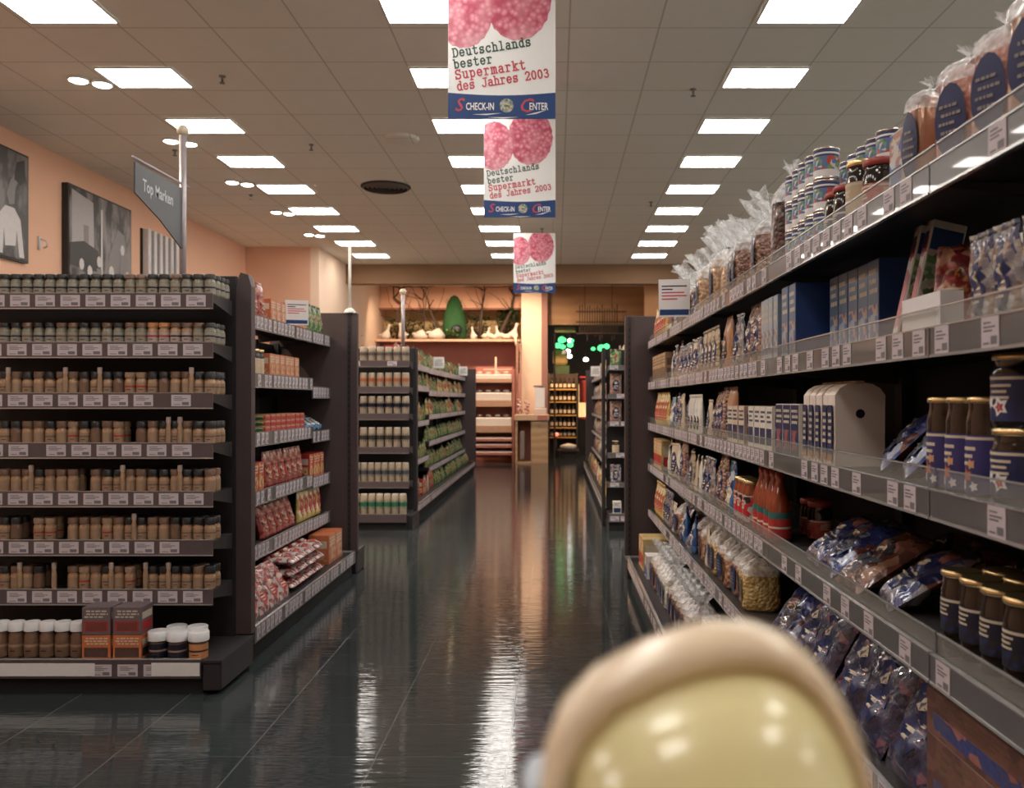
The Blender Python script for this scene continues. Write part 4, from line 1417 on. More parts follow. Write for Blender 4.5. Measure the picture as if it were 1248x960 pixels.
def R(key, level, y0, y1, pitch, desc, xfront=.715, dp=.17, tilt=0.0, jit=.004, rz=0.0, stack=1, sh=None, surf=None, rows=1, side=1, scale=None, ang=0.0, hmax=None):
    """line of one product along a rack, packed from the near end so that nothing touches"""
    z = surf if surf is not None else LV_R[level] - .008
    one = (y1 - y0) / pitch < 1.4
    if side > 0:
        y0, y1 = TY(y0, level), TY(y1, level)
    hm = hmax or room_above(z, side) / stack
    y, i, todo = y0, 0, []
    while True:
        rot = (tilt, 0, (-pi / 2 if side > 0 else pi / 2) + ang + (rnd.random() - .5) * min(rz, .14))
        a_, b_, s_ = put(key, None, rot, scale, hm)
        wy = b_[1] - a_[1]
        if not one and y + wy > y1:
            break
        yy = y - a_[1]
        todo.append((rot, a_, b_, s_, yy))
        y += wy + .003
        i += 1
        if one:
            break
    n = len(todo)
    for i, (rot, a_, b_, s_, yy) in enumerate(todo):
        for rr in range(rows):
            dx = rr * (b_[0] - a_[0] + .006) + rnd.random() * jit
            x = (xfront + dx - a_[0]) if side > 0 else (-xfront - dx - b_[0])
            for s in range(stack):
                lab = desc
                if n > 1:
                    lab += ', ' + ORD[min(i, 25)] + ' from near end'
                if stack > 1:
                    lab += (' bottom', ' middle' if stack == 3 else ' upper', ' top')[s]
                spawn(key, (x, yy, z + .0006 - a_[2] + s * ((sh or 0) if sh else (b_[2] - a_[2] + .0006))), rot, label=lab,
                      group=desc[:60] if n * rows * stack > 1 else None, scale=s_)


KN = {'f_berry': 'large navy bag with berry print', 'f_choc': 'dark brown foil bag', 'b_red': 'red carton', 'g_nut': 'gathered bag of nuts', 'g_nut2': 'clear bow topped bag of nuts', 'g_red': 'gathered bag of red crisps', 'g_pasta': 'gathered bag of tan noodles', 'g_pasta2': 'bow topped bag of noodles',
      'g_white': 'gathered bag of pale crackers', 'g_brown': 'cellophane bag of brown rolls', 'g_yellow': 'cellophane bag of yellow pasta', 's_silver': 'crinkled silver pack', 's_nut': 'nut pack with navy label',
      's_cream': 'cream pack', 's_white': 'small white pack', 's_yellow': 'yellow packet', 's_blue': 'blue packet', 's_tan': 'tan pack with black oval', 's_olive': 'olive noodle pack', 's_brown': 'light brown pack',
      's_redbag': 'red packet', 's_green': 'green packet', 's_lime': 'yellow green packet', 'b_tanslim': 'slim tan carton', 'f_navy': 'crumpled navy foil bag', 'f_teal': 'crumpled teal foil bag', 'f_silver': 'crumpled silver foil bag'}
KW = {'g_nut': .094, 'g_nut2': .098, 'g_red': .094, 'g_pasta': .094, 'g_pasta2': .098, 'g_white': .102, 'g_brown': .148, 'g_yellow': .108, 's_silver': .058, 's_nut': .078, 's_cream': .053, 's_white': .047,
      's_yellow': .058, 's_blue': .060, 's_tan': .050, 's_olive': .046, 's_brown': .068, 's_redbag': .068, 's_green': .062, 's_lime': .062, 'b_tanslim': .048, 'f_navy': .09, 'f_teal': .09, 'f_silver': .09}


def MIX(level, y0, y1, kinds, where, xc=.715, surf=None, seed=0, rz=.12, sz=(.85, 1.0), side=1, hmax=None, n0=None, tilt=0.0, stretch=True, sxy=1.0):
    """a mixed stretch of shelf, packed from near to far without contact"""
    q = random.Random(seed)
    z = surf if surf is not None else LV_R[level] - .008
    if side > 0 and stretch:
        y0, y1 = TY(y0), TY(y1)
    y = y0
    n = n0 if n0 is not None else {}
    hm = hmax or room_above(z, side)
    while True:
        k = q.choice(kinds)
        s = sz[0] + (sz[1] - sz[0]) * q.random()
        flat = k[0] == 'f'
        rot = (-(.35 + .5 * q.random()) if flat and not tilt else tilt + (q.random() - .5) * .05, 0, (-pi / 2 if side > 0 else pi / 2) + (q.random() - .5) * rz)
        a_, b_, s_ = put(k, None, rot, (sxy, sxy, s), hm)
        wy = b_[1] - a_[1]
        if y + wy > y1:
            break
        i = n.get(k, 0)
        n[k] = i + 1
        x = (xc + q.random() * .02 - a_[0]) if side > 0 else (-xc - q.random() * .02 - b_[0])
        spawn(k, (x, y - a_[1], z + .0006 - a_[2]), rot,
              label='%s %s, %s' % (KN[k], where, ORD[i % 26]), group=(KN[k] + ' ' + where)[:60], scale=s_)
        y += wy + .003
    return n


# ---- top shelf of the dry food rack
spawn('l_orange', (.80, 1.40, 1.782), (0, 0, -pi / 2 + .5), label='orange brown pack with dark oval label cut off at the picture edge, top shelf')
for i, y in enumerate((1.69, 1.545)):
    spawn('l_pink', (.80, y, 1.782), (0, 0, -pi / 2 + .5), label='large pink film pack with navy oval label, %s' % ('beside the copper pack' if i == 0 else 'between pink and orange packs'), group='pink packs on the top shelf', scale=(.85, .9, 1))
spawn('l_copper', (.79, 1.835, 1.782), (0, 0, -pi / 2 + .3), label='copper foil pack with dark oval label beside the pink packs, top shelf')
spawn('b_bluew', (.775, 1.94, 1.782), (0, 0, -pi / 2), label='blue and white carton in front of the dark brown box, top shelf', scale=(.8, .5, .82))
spawn('b_dkbrown', (.87, 1.97, 1.782), (0, 0, -pi / 2), label='dark brown tall box behind the blue and white carton, top shelf', scale=(1, .8, .86))
R('j_red', 0, 1.93, 2.03, .092, 'squat jar with red lid and red label on the top shelf', dp=.09)
R('j_cream', 0, 2.04, 2.13, .082, 'jar with cream label and gold lid on the top shelf', dp=.09)
R('j_navy', 0, 2.14, 2.30, .08, 'small jar with navy label and red lid on the top shelf', dp=.09)
R('c_blue', 0, 2.31, 2.70, .078, 'blue white and red food can on the top shelf', dp=.076, stack=3, sh=.0885, hmax=.2)
R('c_blue', 0, 2.15, 2.70, .078, 'rear blue white food can on the top shelf', dp=.076, xfront=.83, stack=3, sh=.0885, hmax=.2)
R('g_dark', 0, 2.74, 2.90, .15, 'clear gathered bag of dark dried fruit on the top shelf', dp=.16)
MIX(0, 2.78, 3.42, ['g_nut', 'g_nut2', 'g_nut'], 'on the top shelf', surf=1.782, seed=1, sz=(.85, 1.05))
MIX(0, 3.43, 4.25, ['g_red', 'g_pasta', 'g_pasta2', 'g_pasta'], 'on the top shelf', surf=1.782, seed=2, sz=(.9, 1.12))


MIX(0, 4.27, 5.5, ['s_tan', 's_silver', 'g_white', 'g_pasta2', 'g_nut'], 'in the far stretch of the top shelf', surf=1.782, seed=3, sz=(.85, 1.05))
R('s_yellow', 0, 5.6, 6.5, .09, 'yellow packet near the end panel on the top shelf', dp=.16, rz=.3)
# ---- second shelf
R('s_silver', 1, 1.22, 1.49, .055, 'blue and white glossy packet in the low tray, second shelf', dp=.16, tilt=.12, xfront=.74, hmax=.17)
for i in range(2):
    spawn('slim', (.80, 1.93 + i * .065, 1.491), (-.22, 0, -pi / 2), label='tall slim green and white pack leaning in its tray, %s the red pack' % ('next to' if i == 0 else 'one away from'), group='slim leaning packs')
spawn('s_redbag', (.81, 1.80, 1.4935), (-.22, 0, -pi / 2 + .75), label='upright red pack with round emblem behind the white tray, second shelf', scale=(.8, 1, .82))
MB_T = MB().box(-.09, .09, -.004, 0, 0, .075, m_white).box(-.09, .09, 0, .04, 0, .003, m_white).box(-.09, -.087, 0, .04, .003, .075, m_white).box(.087, .09, 0, .04, .003, .075, m_white)
tr = thing('display_tray', 'white open display tray in front of the red pack, second shelf', 'tray', (.718, 1.735, 1.4797), -pi / 2)
MB_T.build('tray', tr)
R('b_blue', 1, 1.92, 2.30, .079, 'dark blue carton set back on the second shelf', dp=.16, xfront=.80)
R('b_blue', 1, 2.31, 2.48, .079, 'dark blue carton at the front of the second shelf', dp=.16)
R('b_silver', 1, 2.49, 2.74, .058, 'silver blue carton on the second shelf', dp=.16)
R('s_nut', 1, 2.76, 3.06, .075, 'film pack of mixed nuts with navy label on the second shelf', dp=.16)
R('s_silver', 1, 3.08, 3.30, .055, 'silver film pack with navy label on the second shelf', dp=.16)
R('s_brown', 1, 3.31, 3.55, .066, 'tall light brown pack with black oval label on the second shelf', dp=.17, scale=(1, 1, .9))
R('s_olive', 1, 3.56, 4.10, .044, 'noodle pack with navy oval label in the long row, second shelf', dp=.16)
MIX(1, 4.14, 5.55, ['s_cream', 's_silver', 's_silver', 's_white', 's_nut', 's_olive'], 'in the far stretch of the second shelf', seed=4, rz=.5)

R('b_tanslim', 1, 5.6, 6.55, .06, 'slim tan carton near the end panel on the second shelf', dp=.12)
# ---- third shelf
for rr in range(2):
    rear = 'rear ' if rr else ''
    for s in range(2):
        spawn('j_coffee_big', (.785 + rr * .105, 1.485, 1.179 + s * .1255), (0, 0, -pi / 2 + .2), label='%slarge coffee jar with white flower label, %s of the stack at the picture edge' % (rear, ('bottom', 'top')[s]),
              group='large coffee jars on the third shelf')
    for i in range(3):
        spawn('j_coffee', (.775 + rr * .085, 1.58 + i * .083, 1.179), (0, 0, -pi / 2), label='%stall navy label coffee jar, %s from the big flower label jars, third shelf' % (rear, ORD[i]), group='coffee jars on the third shelf')
MIX(2, 1.83, 2.28, ['f_navy'], 'between paper bags and coffee jars', seed=31, tilt=-.8, rz=1.0, stretch=False, xc=.74, sz=(.85, .9), sxy=.85)
MIX(2, 1.85, 2.25, ['f_choc'], 'behind the navy bags, third shelf', seed=32, tilt=-.9, rz=.3, stretch=False, xc=.98, sz=(.7, .7), sxy=.8)
R('pb', 2, 1.99, 2.27, .057, 'cream paper bag with navy label and folded top, third shelf', dp=.13)
R('b_navyw', 2, 2.28, 2.55, .088, 'white carton with navy front on the third shelf', dp=.12)
R('b_whitebox', 2, 2.56, 2.92, .088, 'small white carton on the third shelf', dp=.10)
R('b_cream', 2, 2.94, 3.26, .103, 'cream carton with navy oval, stacked on the third shelf', dp=.12, stack=1)
MIX(2, 3.27, 4.05, ['s_nut', 's_nut', 's_brown', 's_cream'], 'on the third shelf', seed=5, sz=(.8, .95))

R('s_white', 2, 4.07, 4.55, .045, 'small white pack in a row on the third shelf', dp=.14)
MIX(2, 4.57, 5.52, ['s_silver', 's_white', 's_blue', 's_cream'], 'in the far stretch of the third shelf', seed=6, rz=.5)
R('s_yellow', 2, 5.55, 6.55, .075, 'yellow packet near the end panel on the third shelf', dp=.15)
# ---- fourth shelf
for rr in range(3):
    for i in range(6):
        spawn('j_dark', (.782 + rr * .08, 1.31 + i * .079, .875), (0, 0, -pi / 2), label='dark gold lidded jar, fourth shelf, %s row, %s from the foil bags' % (('front', 'second', 'third')[rr], ORD[5 - i]),
              group='dark gold lidded jars on the fourth shelf')
MIX(3, 1.92, 2.72, ['f_navy', 'f_silver', 'f_navy', 'f_choc'], 'sloping on the fourth shelf', seed=21, tilt=-1.0, rz=.9, stretch=False, xc=.72, sz=(1, 1))
MIX(3, 1.95, 2.6, ['f_choc'], 'at the back of the fourth shelf', seed=22, tilt=-1.1, rz=.3, stretch=False, xc=.955, sz=(.8, .8))
R('bo_sauce', 3, 2.56, 2.90, .08, 'amber sauce bottle with red label on the fourth shelf', dp=.075)
R('j_red', 3, 2.60, 2.78, .092, 'squat jar behind the amber sauce bottles on the fourth shelf', dp=.09, xfront=.86)
R('j_chilli', 3, 2.92, 3.20, .086, 'chilli jar with red and black label on the fourth shelf', dp=.08)
R('s_blue', 3, 3.22, 3.42, .06, 'teal and blue packet beside the chilli jars on the fourth shelf', dp=.15)
R('s_nut', 3, 3.43, 3.60, .075, 'nut pack beside the blue packets on the fourth shelf', dp=.16)
MIX(3, 3.61, 5.8, ['s_silver', 's_cream', 's_nut', 's_silver', 's_white', 'f_silver', 's_olive'], 'along the fourth shelf', seed=7, rz=.6)


R('b_yellow', 3, 5.85, 6.55, .11, 'yellow and red carton near the end panel on the fourth shelf', dp=.14)
# ---- fifth shelf
for i, y in enumerate((1.13, 1.54)):
    spawn('b_case', (.83, y, .545 - .008), (0, 0, -pi / 2), label='dark printed display case with gold print on the fifth shelf, ' + ('at the picture edge' if i == 0 else 'beside the berry print bags'),
          group='display cases on the fifth shelf')
    spawn('b_case', (.83, y, .545 - .008 + .171), (0, 0, -pi / 2), label='upper display case with gold print on the fifth shelf, ' + ('at the picture edge' if i == 0 else 'beside the berry print bags'),
          group='display cases on the fifth shelf', scale=(1, 1, .5))
MIX(4, 1.80, 2.85, ['f_berry'], 'leaning on the fifth shelf', seed=23, tilt=-.5, rz=.5, stretch=False, xc=.72, sz=(.9, .95), sxy=.85)
MIX(4, 2.86, 3.2, ['f_teal', 'f_navy'], 'beyond the berry print bags', seed=24, tilt=-.6, rz=.5, stretch=False, xc=.72, sz=(.9, .95))
MIX(4, 2.95, 3.9, ['g_yellow', 'g_yellow', 'f_teal', 'g_brown'], 'on the fifth shelf', seed=8, rz=.5)
MIX(4, 3.9, 5.3, ['g_nut', 's_silver', 'g_brown', 's_cream', 'g_nut', 's_blue', 'f_silver'], 'along the fifth shelf', seed=9, rz=.5)


R('s_silver', 4, 5.35, 5.8, .06, 'curved silver pack in the fifth shelf row', dp=.15)
R('s_yellow', 4, 5.85, 6.55, .075, 'yellow pack near the end panel on the fifth shelf', dp=.15)
# ---- base
SB = .172
R('s_white', 5, 3.0, 3.6, .05, 'white and black packet on the rack base', dp=.14, xfront=.60, surf=SB, tilt=-.2)
R('g_brown', 5, 3.7, 4.55, .16, 'cellophane bag of brown rolls on the rack base', dp=.17, xfront=.60, surf=SB)
R('g_white', 5, 4.6, 5.1, .12, 'cellophane bag of pale crackers on the rack base', dp=.17, xfront=.60, surf=SB)
R('g_brown', 5, 5.12, 5.6, .16, 'cellophane bag of rolls at the far part of the rack base', dp=.17, xfront=.60, surf=SB)
R('b_bluew', 5, 5.62, 5.95, .15, 'blue carton on the rack base near the end panel', dp=.17, xfront=.60, surf=SB, scale=(1.6, 1.3, .8))
R('b_yellow', 5, 5.97, 6.45, .15, 'yellow carton on the rack base near the end panel', dp=.17, xfront=.60, surf=SB, scale=(1.5, 1.2, 1.1))
for lv in range(2):
    R('f_berry', 5, 1.3 + lv * .8, 2.0 + lv * .8, .16, ('purple berry bag standing on the rack base nearest the viewer', 'purple berry bag standing on the rack base farther along')[lv], dp=.12, xfront=.62, surf=SB, tilt=-.2)

# ---------------------------------------------------------------- the spice end rack
PIT = .0545
row_kinds = [['sp_grey'] * 9 + ['sp_grey', 'sp_grey2', 'sp_grey2', 'sp_grey', 'sp_grey', 'sp_grey2', 'sp_grey', 'sp_grey', 'sp_grey', 'sp_grey', 'sp_grey'],
             ['sp_grey', 'sp_grey2', 'sp_grey', 'sp_grey', 'sp_grey2', 'sp_grey2', 'sp_grey', 'sp_grey', 'sp_grey2', 'sp_grey', 'sp_grey2', 'sp_grey2', 'sp_pinko', 'sp_pinko', 'sp_pink', 'sp_pink', 'sp_grey2', 'sp_grey'],
             ['sp_tan', 'sp_tan2', 'sp_tan', 'sp_tan2', 'sp_tan', 'sp_tan', 'sp_brown', 'sp_tan2', 'sp_tan2', 'sp_brown', 'sp_tanall', 'sp_tanall', 'sp_tan2', 'sp_brown', 'sp_tan', 'sp_tan', 'sp_tan2', 'sp_tan2'],
             ['sp_brown', 'sp_tan', 'sp_tan', 'sp_tan2', 'sp_tan', 'sp_tanall', 'sp_tan2', 'sp_brown', 'sp_tan', 'sp_tanall', None, 'sp_brown', 'sp_tan', 'sp_tan2', 'sp_tan2', 'sp_tan', 'sp_tan2', 'sp_tan2'],
             ['sp_tan', 'sp_tan', 'sp_tan2', 'sp_tan', 'sp_tan', 'sp_tan', None, 'sp_tan', 'sp_tan2', 'sp_tan2', 'sp_tan', 'sp_tan', 'sp_tan2', 'sp_tan2', 'sp_tan', 'sp_tan2', 'sp_tan2', 'sp_tan'],
             ['sp_brown', None, 'sp_tanall', 'sp_tanall', None, 'sp_tan', 'sp_tan', 'sp_tan', 'sp_tanall', 'sp_tan', 'sp_tan2', 'sp_tan2', 'sp_tan', 'sp_tan', 'sp_brown', 'sp_tan2', 'sp_tan2', 'sp_tan2'],
             ['sp_tan', 'sp_tan', 'sp_brown', None, None, 'sp_tan', 'sp_tanall', 'sp_tan', 'sp_tan2', 'sp_tan', 'sp_tanall', None, 'sp_tan2', 'sp_tan2', 'sp_tan2', 'sp_tan2', 'sp_tan', 'sp_tan2']]
RN = ['top', 'second', 'third', 'fourth', 'fifth', 'sixth', 'lowest']
desc = {'sp_grey': 'grey green spice jar', 'sp_grey2': 'brown capped spice jar', 'sp_pink': 'pink label spice jar', 'sp_pinko': 'orange lid spice jar', 'sp_tan': 'tan spice jar',
        'sp_tan2': 'black capped tan jar', 'sp_brown': 'dark brown spice jar', 'sp_tanall': 'pale tan jar'}
for k, top in enumerate(LV_S):
    kinds = row_kinds[k]
    if k == 0:
        kinds = kinds[:18]
    for i in range(19):
        kd = kinds[(17 - i) % 18]
        if kd is None:
            continue
        for dd in range(2):
            x = -1.6555 - i * PIT
            spawn(kd, (x, 4.248 + dd * .062, top - .008), (0, 0, rnd.random() * .3), label='%s, %s from the post, %s shelf of the spice end rack%s' % (desc[kd], ORD[i], RN[k], '' if dd == 0 else ', rear'),
                  group='spice jars on the %s shelf' % RN[k])
    if k in (0, 1, 2, 3):
        for dd in range(2, 3 if k else 4):
            for i in range(2):
                spawn(row_kinds[k][17 - i] or 'sp_tan', (-1.6555 - i * PIT, 4.248 + dd * .06, top - .008), label='jar at the side of the %s shelf of the spice rack, %s %s back' % (RN[k], ORD[i], ORD[dd]),
                      group='spice jars on the %s shelf' % RN[k])
for k, cols in ((2, (1, 9, 12, 17)), (3, (2, 3)), (4, (2, 7, 15)), (5, (6,)), (6, (3, 5, 8, 13, 16))):
    for i in cols:
        spawn('sp_slim', (-1.679 - i * PIT, 4.206 + .014, LV_S[k] - .008), label='slim tall tube before the jars, %s shelf, %s gap from the post' % (RN[k], ORD[i]), cat='tube', group='slim spice tubes')
# base of the spice rack
for i in range(8):
    spawn('sp_white', (-2.222 - i * .072, 4.13, .158), label='brown spice jar with white lid, %s from the black and orange boxes' % ORD[i], group='white lidded jars on the spice rack base')
for c in range(2):
    for s, k in enumerate(('b_spice', 'b_spice2')):
        spawn(k, (-1.968 - c * .142, 4.13, .158 + s * .1165), label='%s box, %s, %s column from the white tubs' % (('orange framed window', 'plum and red')[s], ('bottom', 'top')[s], ORD[c]), group='boxes on the spice rack base')
for i, (x, y, k) in enumerate([(-1.845, 4.12, 'sp_tub'), (-1.752, 4.11, 'sp_tub'), (-1.655, 4.11, 'sp_tub2'), (-1.80, 4.215, 'sp_tub'), (-1.70, 4.21, 'sp_tub')]):
    spawn(k, (x, y, .158), label='white lidded %s tub on the spice rack base, %s' % (('orange' if k == 'sp_tub2' else 'black'), ['beside the boxes', 'middle of the front three', 'at the corner', 'rear one near the boxes', 'rear one near the corner'][i]), cat='tub')

# ---------------------------------------------------------------- red packet rack (faces the aisle from the other side)


def Lr(key, y0, y1, pitch, surf, desc, **kw):
    kw.setdefault('dp', .12)
    kw.setdefault('hmax', min(.28, room_above(surf, -1)))
    R(key, 0, y0, y1, pitch, desc, side=-1, surf=surf, xfront=kw.pop('xf', 1.765), **kw)


z = 1.85 - .008
Lr('s_redbag', 5.05, 5.45, .08, z, 'red foil pack on top shelf, red packet rack', rz=.3)
Lr('b_orange', 5.5, 5.85, .11, z, 'orange carton on top shelf, red packet rack')
Lr('b_red', 6.0, 6.35, .10, z, 'red carton on top shelf, red packet rack')
Lr('s_green', 6.4, 6.8, .07, z, 'green pack on top shelf, red packet rack', rz=.3)
z = 1.51 - .008
Lr('j_cream', 5.02, 5.42, .085, z, 'cream label jar on second shelf, red packet rack', stack=1)
Lr('b_orange', 5.48, 6.20, .105, z, 'orange box in a row on second shelf, red packet rack')
Lr('b_tanslim', 6.4, 6.85, .05, 1.45 - .008, 'tan and green carton on second shelf beside the mauve panel')
z = 1.165 - .008
Lr('s_redbag', 5.0, 5.35, .08, z, 'pink red pack on third shelf, red packet rack', tilt=-.5, scale=(1, 1, .7))
Lr('b_flat', 5.4, 6.3, .11, z, 'flat red and green carton on third shelf', stack=3, sh=.036, dp=.15, hmax=.2)
Lr('s_blue', 6.4, 6.8, .09, 1.13 - .008, 'blue white crumpled pack on third shelf', tilt=-.9, scale=(1, 1, .7))
z = .82 - .008
Lr('b_red', 4.9, 5.4, .10, z, 'red carton on fourth shelf, red packet rack')
Lr('s_redbag', 5.45, 6.3, .08, z, 'red pack on fourth shelf, red packet rack', rz=.3)
Lr('b_red', 6.38, 6.8, .10, .80 - .008, 'red and yellow box on fourth shelf beside the mauve panel')
z = .505 - .008
Lr('f_pinkw', 4.85, 5.3, .10, z, 'white and pink foil bag on fifth shelf, red packet rack', tilt=-.5)
Lr('s_redbag', 5.4, 6.1, .08, z, 'red foil bag on fifth shelf, red packet rack', tilt=-.2, rz=.4)
Lr('s_yellow', 6.15, 6.75, .08, z, 'orange and yellow bag on fifth shelf, red packet rack', rz=.4)
z = .172
Lr('f_pinkw', 4.65, 5.4, .11, z, 'white and red foil bag on the red rack base', xf=1.60, tilt=-.5, dp=.1)
for s in range(3):
    Lr('f_pinkw', 5.42, 6.34, .15, z + s * .075, 'red and white pack in layer %s on the red rack base' % ORD[s], xf=1.60, tilt=-1.5, dp=.10, rz=.5)
Lr('b_orange', 6.35, 6.75, .2, z, 'large orange box on the base beside the mauve panel', xf=1.62, scale=(1.9, 1.5, 1.5))

# ---------------------------------------------------------------- far end rack of pale label jars
for k, (top, key, pit, band) in enumerate([(1.776, 'pj_grey', .0895, 'grey'), (1.50, 'pj_orange', .0895, 'orange'), (1.215, 'pj_black', .0895, 'black'), (.858, 'pj_blackl', .0895, 'black'),
                                           (.492, 'pj_slate', .0735, 'slate'), (.165, 'pj_green', .0815, 'green')]):
    n = int(.62 / pit)
    for i in range(n):
        spawn(key, (-1.60 - i * pit, 9.46 if k < 5 else 9.30, top - .008 if k < 5 else .158), label='pale jar with %s band, %s from the post, %s row of the far end rack' % (band, ORD[i], ('top', 'second', 'third', 'fourth', 'fifth', 'base')[k]),
              group='pale jars in the %s row' % ('top', 'second', 'third', 'fourth', 'fifth', 'base')[k])

# ---------------------------------------------------------------- green packet run
ROWN = ('top', 'second', 'third', 'fourth', 'fifth', 'sixth')
for b in range(6):
    y0 = 9.80 + b * 1.22
    lv = LB1 if b < 2 else LB2
    for k, top in enumerate(list(lv) + [None]):
        s = (top - .008) if top else .172
        up = lv[k - 1] if k else 2.2
        red = (b == 0) or (b == 1 and k == len(lv))
        ks = ['s_redbag', 'b_red', 's_redbag', 's_cream'] if red else ['s_green', 's_lime', 's_green', 's_lime', 's_yellow' if k < 3 else 's_green']
        wide = 1.0 if b < 2 else (1.25 if b < 4 else 1.7)
        MIX(0, y0 + .035, y0 + 1.185, ks, 'in %s row, %s bay of green run' % (ROWN[k], ORD[b]), surf=s, side=-1, xc=(1.765 if top else 1.64), seed=100 + b * 7 + k,
            hmax=min(.27, up - .05 - s), sz=(.8, 1.15), rz=.1, sxy=wide)

# ---------------------------------------------------------------- dark end rack and beige run beyond the cross aisle
for k, top in enumerate((1.72, 1.42, 1.13, .80, .49, None)):
    s = (top - .008) if top else .172
    key, nm = (('s_green', 'green pack'), ('s_nut', 'brown pack'), ('s_nut', 'nut brown pack'), ('j_cream', 'cream jar'), ('s_silver', 'silver pack'), ('b_whitebox', 'white box'))[k]
    for i in range(4):
        spawn(key, (.64 + i * .19, 9.42 if top else 9.24, s + .0006), (0, 0, 0), scale=(1, 1, .86), label='%s on the %s shelf of the dark end rack, %s from its post' % (nm, ('top', 'second', 'third', 'fourth', 'fifth', 'base')[k], ORD[i]),
              group='goods on the dark end rack, shelf ' + ORD[k])
LVC = (1.74, 1.43, 1.12, .80, .48)
for b in range(6):
    y1 = 9.64 + (b + 1) * 1.22
    for k, top in enumerate(list(LVC) + [None]):
        s = (top - .008) if top else .172
        up = LVC[k - 1] if k else 2.2
        MIX(0, y1 - 1.185, y1 - .035, ['s_cream', 's_tan', 's_white', 's_yellow', 's_green' if k > 3 else 's_cream'], 'in %s row, %s bay of beige run' % (ROWN[k], ORD[b]), surf=s, side=1,
            xc=(.715 if top else .60), seed=200 + b * 7 + k, hmax=min(.25, up - .05 - s), sz=(.8, 1.1), rz=.1, stretch=False, sxy=(1.0 if b < 2 else 1.6))
# ---------------------------------------------------------------- slab lettering for the banners (strokes in letter units)
def arc(cx, cy, rx, ry, a0, a1, n=9):
    return [(cx + rx * cos(radians(a0 + (a1 - a0) * i / n)), cy + ry * sin(radians(a0 + (a1 - a0) * i / n))) for i in range(n + 1)]


S = .235
GL = {
    'D': [[(.12, 0), (.12, 1.4)], [(0, 1.4), (.4, 1.4)] + arc(.4, .7, .42, .7, 90, -90) + [(0, 0)]],
    'S': [arc(.42, 1.05, .34, .35, 30, 260) + arc(.42, .36, .36, .36, 90, -150), [(.76, 1.4), (.76, 1.08)], [(.05, 0), (.05, .34)]],
    'J': [[(.3, 1.4), (.85, 1.4)], [(.62, 1.4), (.62, .35)] + arc(.34, .35, .28, .35, 0, -160)],
    'e': [[(.08, .52), (.72, .52)] + arc(.4, .5, .34, .5, 0, 320, 14)],
    'u': [[(0, 1), (.15, 1), (.15, .35)] + arc(.38, .32, .23, .32, 180, 300, 6) + [(.66, .25)], [(.5, 1), (.68, 1), (.68, 0), (.86, 0)]],
    't': [[(.3, 1.35), (.3, .28)] + arc(.52, .26, .22, .26, 180, 340, 7), [(.05, 1), (.66, 1)]],
    's': [arc(.4, .74, .28, .26, 40, 260, 8) + arc(.4, .27, .3, .27, 90, -150, 8), [(.68, 1), (.68, .78)], [(.1, 0), (.1, .24)]],
    'c': [arc(.42, .5, .36, .5, 45, 320, 12), [(.7, .98), (.7, .72)]],
    'h': [[(0, 1.45), (.15, 1.45), (.15, 0)], [(0, 0), (.32, 0)], [(.15, .7)] + arc(.42, .7, .25, .3, 150, 0, 6) + [(.67, 0)], [(.52, 0), (.84, 0)]],
    'l': [[(.15, 1.45), (.4, 1.45), (.4, 0)], [(.1, 0), (.7, 0)]],
    'a': [arc(.38, .72, .26, .28, 150, 0, 7) + [(.64, 0), (.84, 0)], arc(.36, .28, .28, .28, 60, 330, 10)],
    'n': [[(0, 1), (.15, 1), (.15, 0)], [(0, 0), (.32, 0)], [(.15, .7)] + arc(.42, .7, .25, .3, 150, 0, 6) + [(.67, 0)], [(.52, 0), (.84, 0)]],
    'd': [[(.5, 1.45), (.68, 1.45), (.68, 0), (.86, 0)], arc(.38, .5, .3, .5, 0, 360, 14)],
    'b': [[(0, 1.45), (.15, 1.45), (.15, 0)], arc(.45, .5, .3, .5, 0, 360, 14)],
    'p': [[(0, 1), (.15, 1), (.15, -.45)], [(0, -.45), (.34, -.45)], arc(.45, .5, .3, .5, 0, 360, 14)],
    'r': [[(.05, 1), (.25, 1), (.25, 0)], [(.05, 0), (.5, 0)], [(.25, .65)] + arc(.52, .68, .27, .32, 150, 40, 5)],
    'm': [[(-.05, 1), (.08, 1), (.08, 0)], [(-.05, 0), (.2, 0)], [(.08, .75)] + arc(.26, .75, .17, .25, 140, 0, 5) + [(.43, 0)], [(.43, .75)] + arc(.6, .75, .17, .25, 140, 0, 5) + [(.77, 0)], [(.7, 0), (.9, 0)]],
    'k': [[(0, 1.45), (.15, 1.45), (.15, 0)], [(0, 0), (.32, 0)], [(.15, .4), (.62, 1)], [(.45, 1), (.8, 1)], [(.32, .6), (.68, 0)], [(.5, 0), (.86, 0)]],
    '2': [arc(.4, 1.0, .32, .36, 170, -30, 8) + [(.08, 0), (.76, 0), (.76, .2)]],
    '0': [arc(.4, .68, .32, .68, 0, 360, 16)],
    '3': [arc(.38, 1.02, .28, .32, 150, -80, 8) + arc(.38, .36, .33, .36, 80, -150, 9)],
}


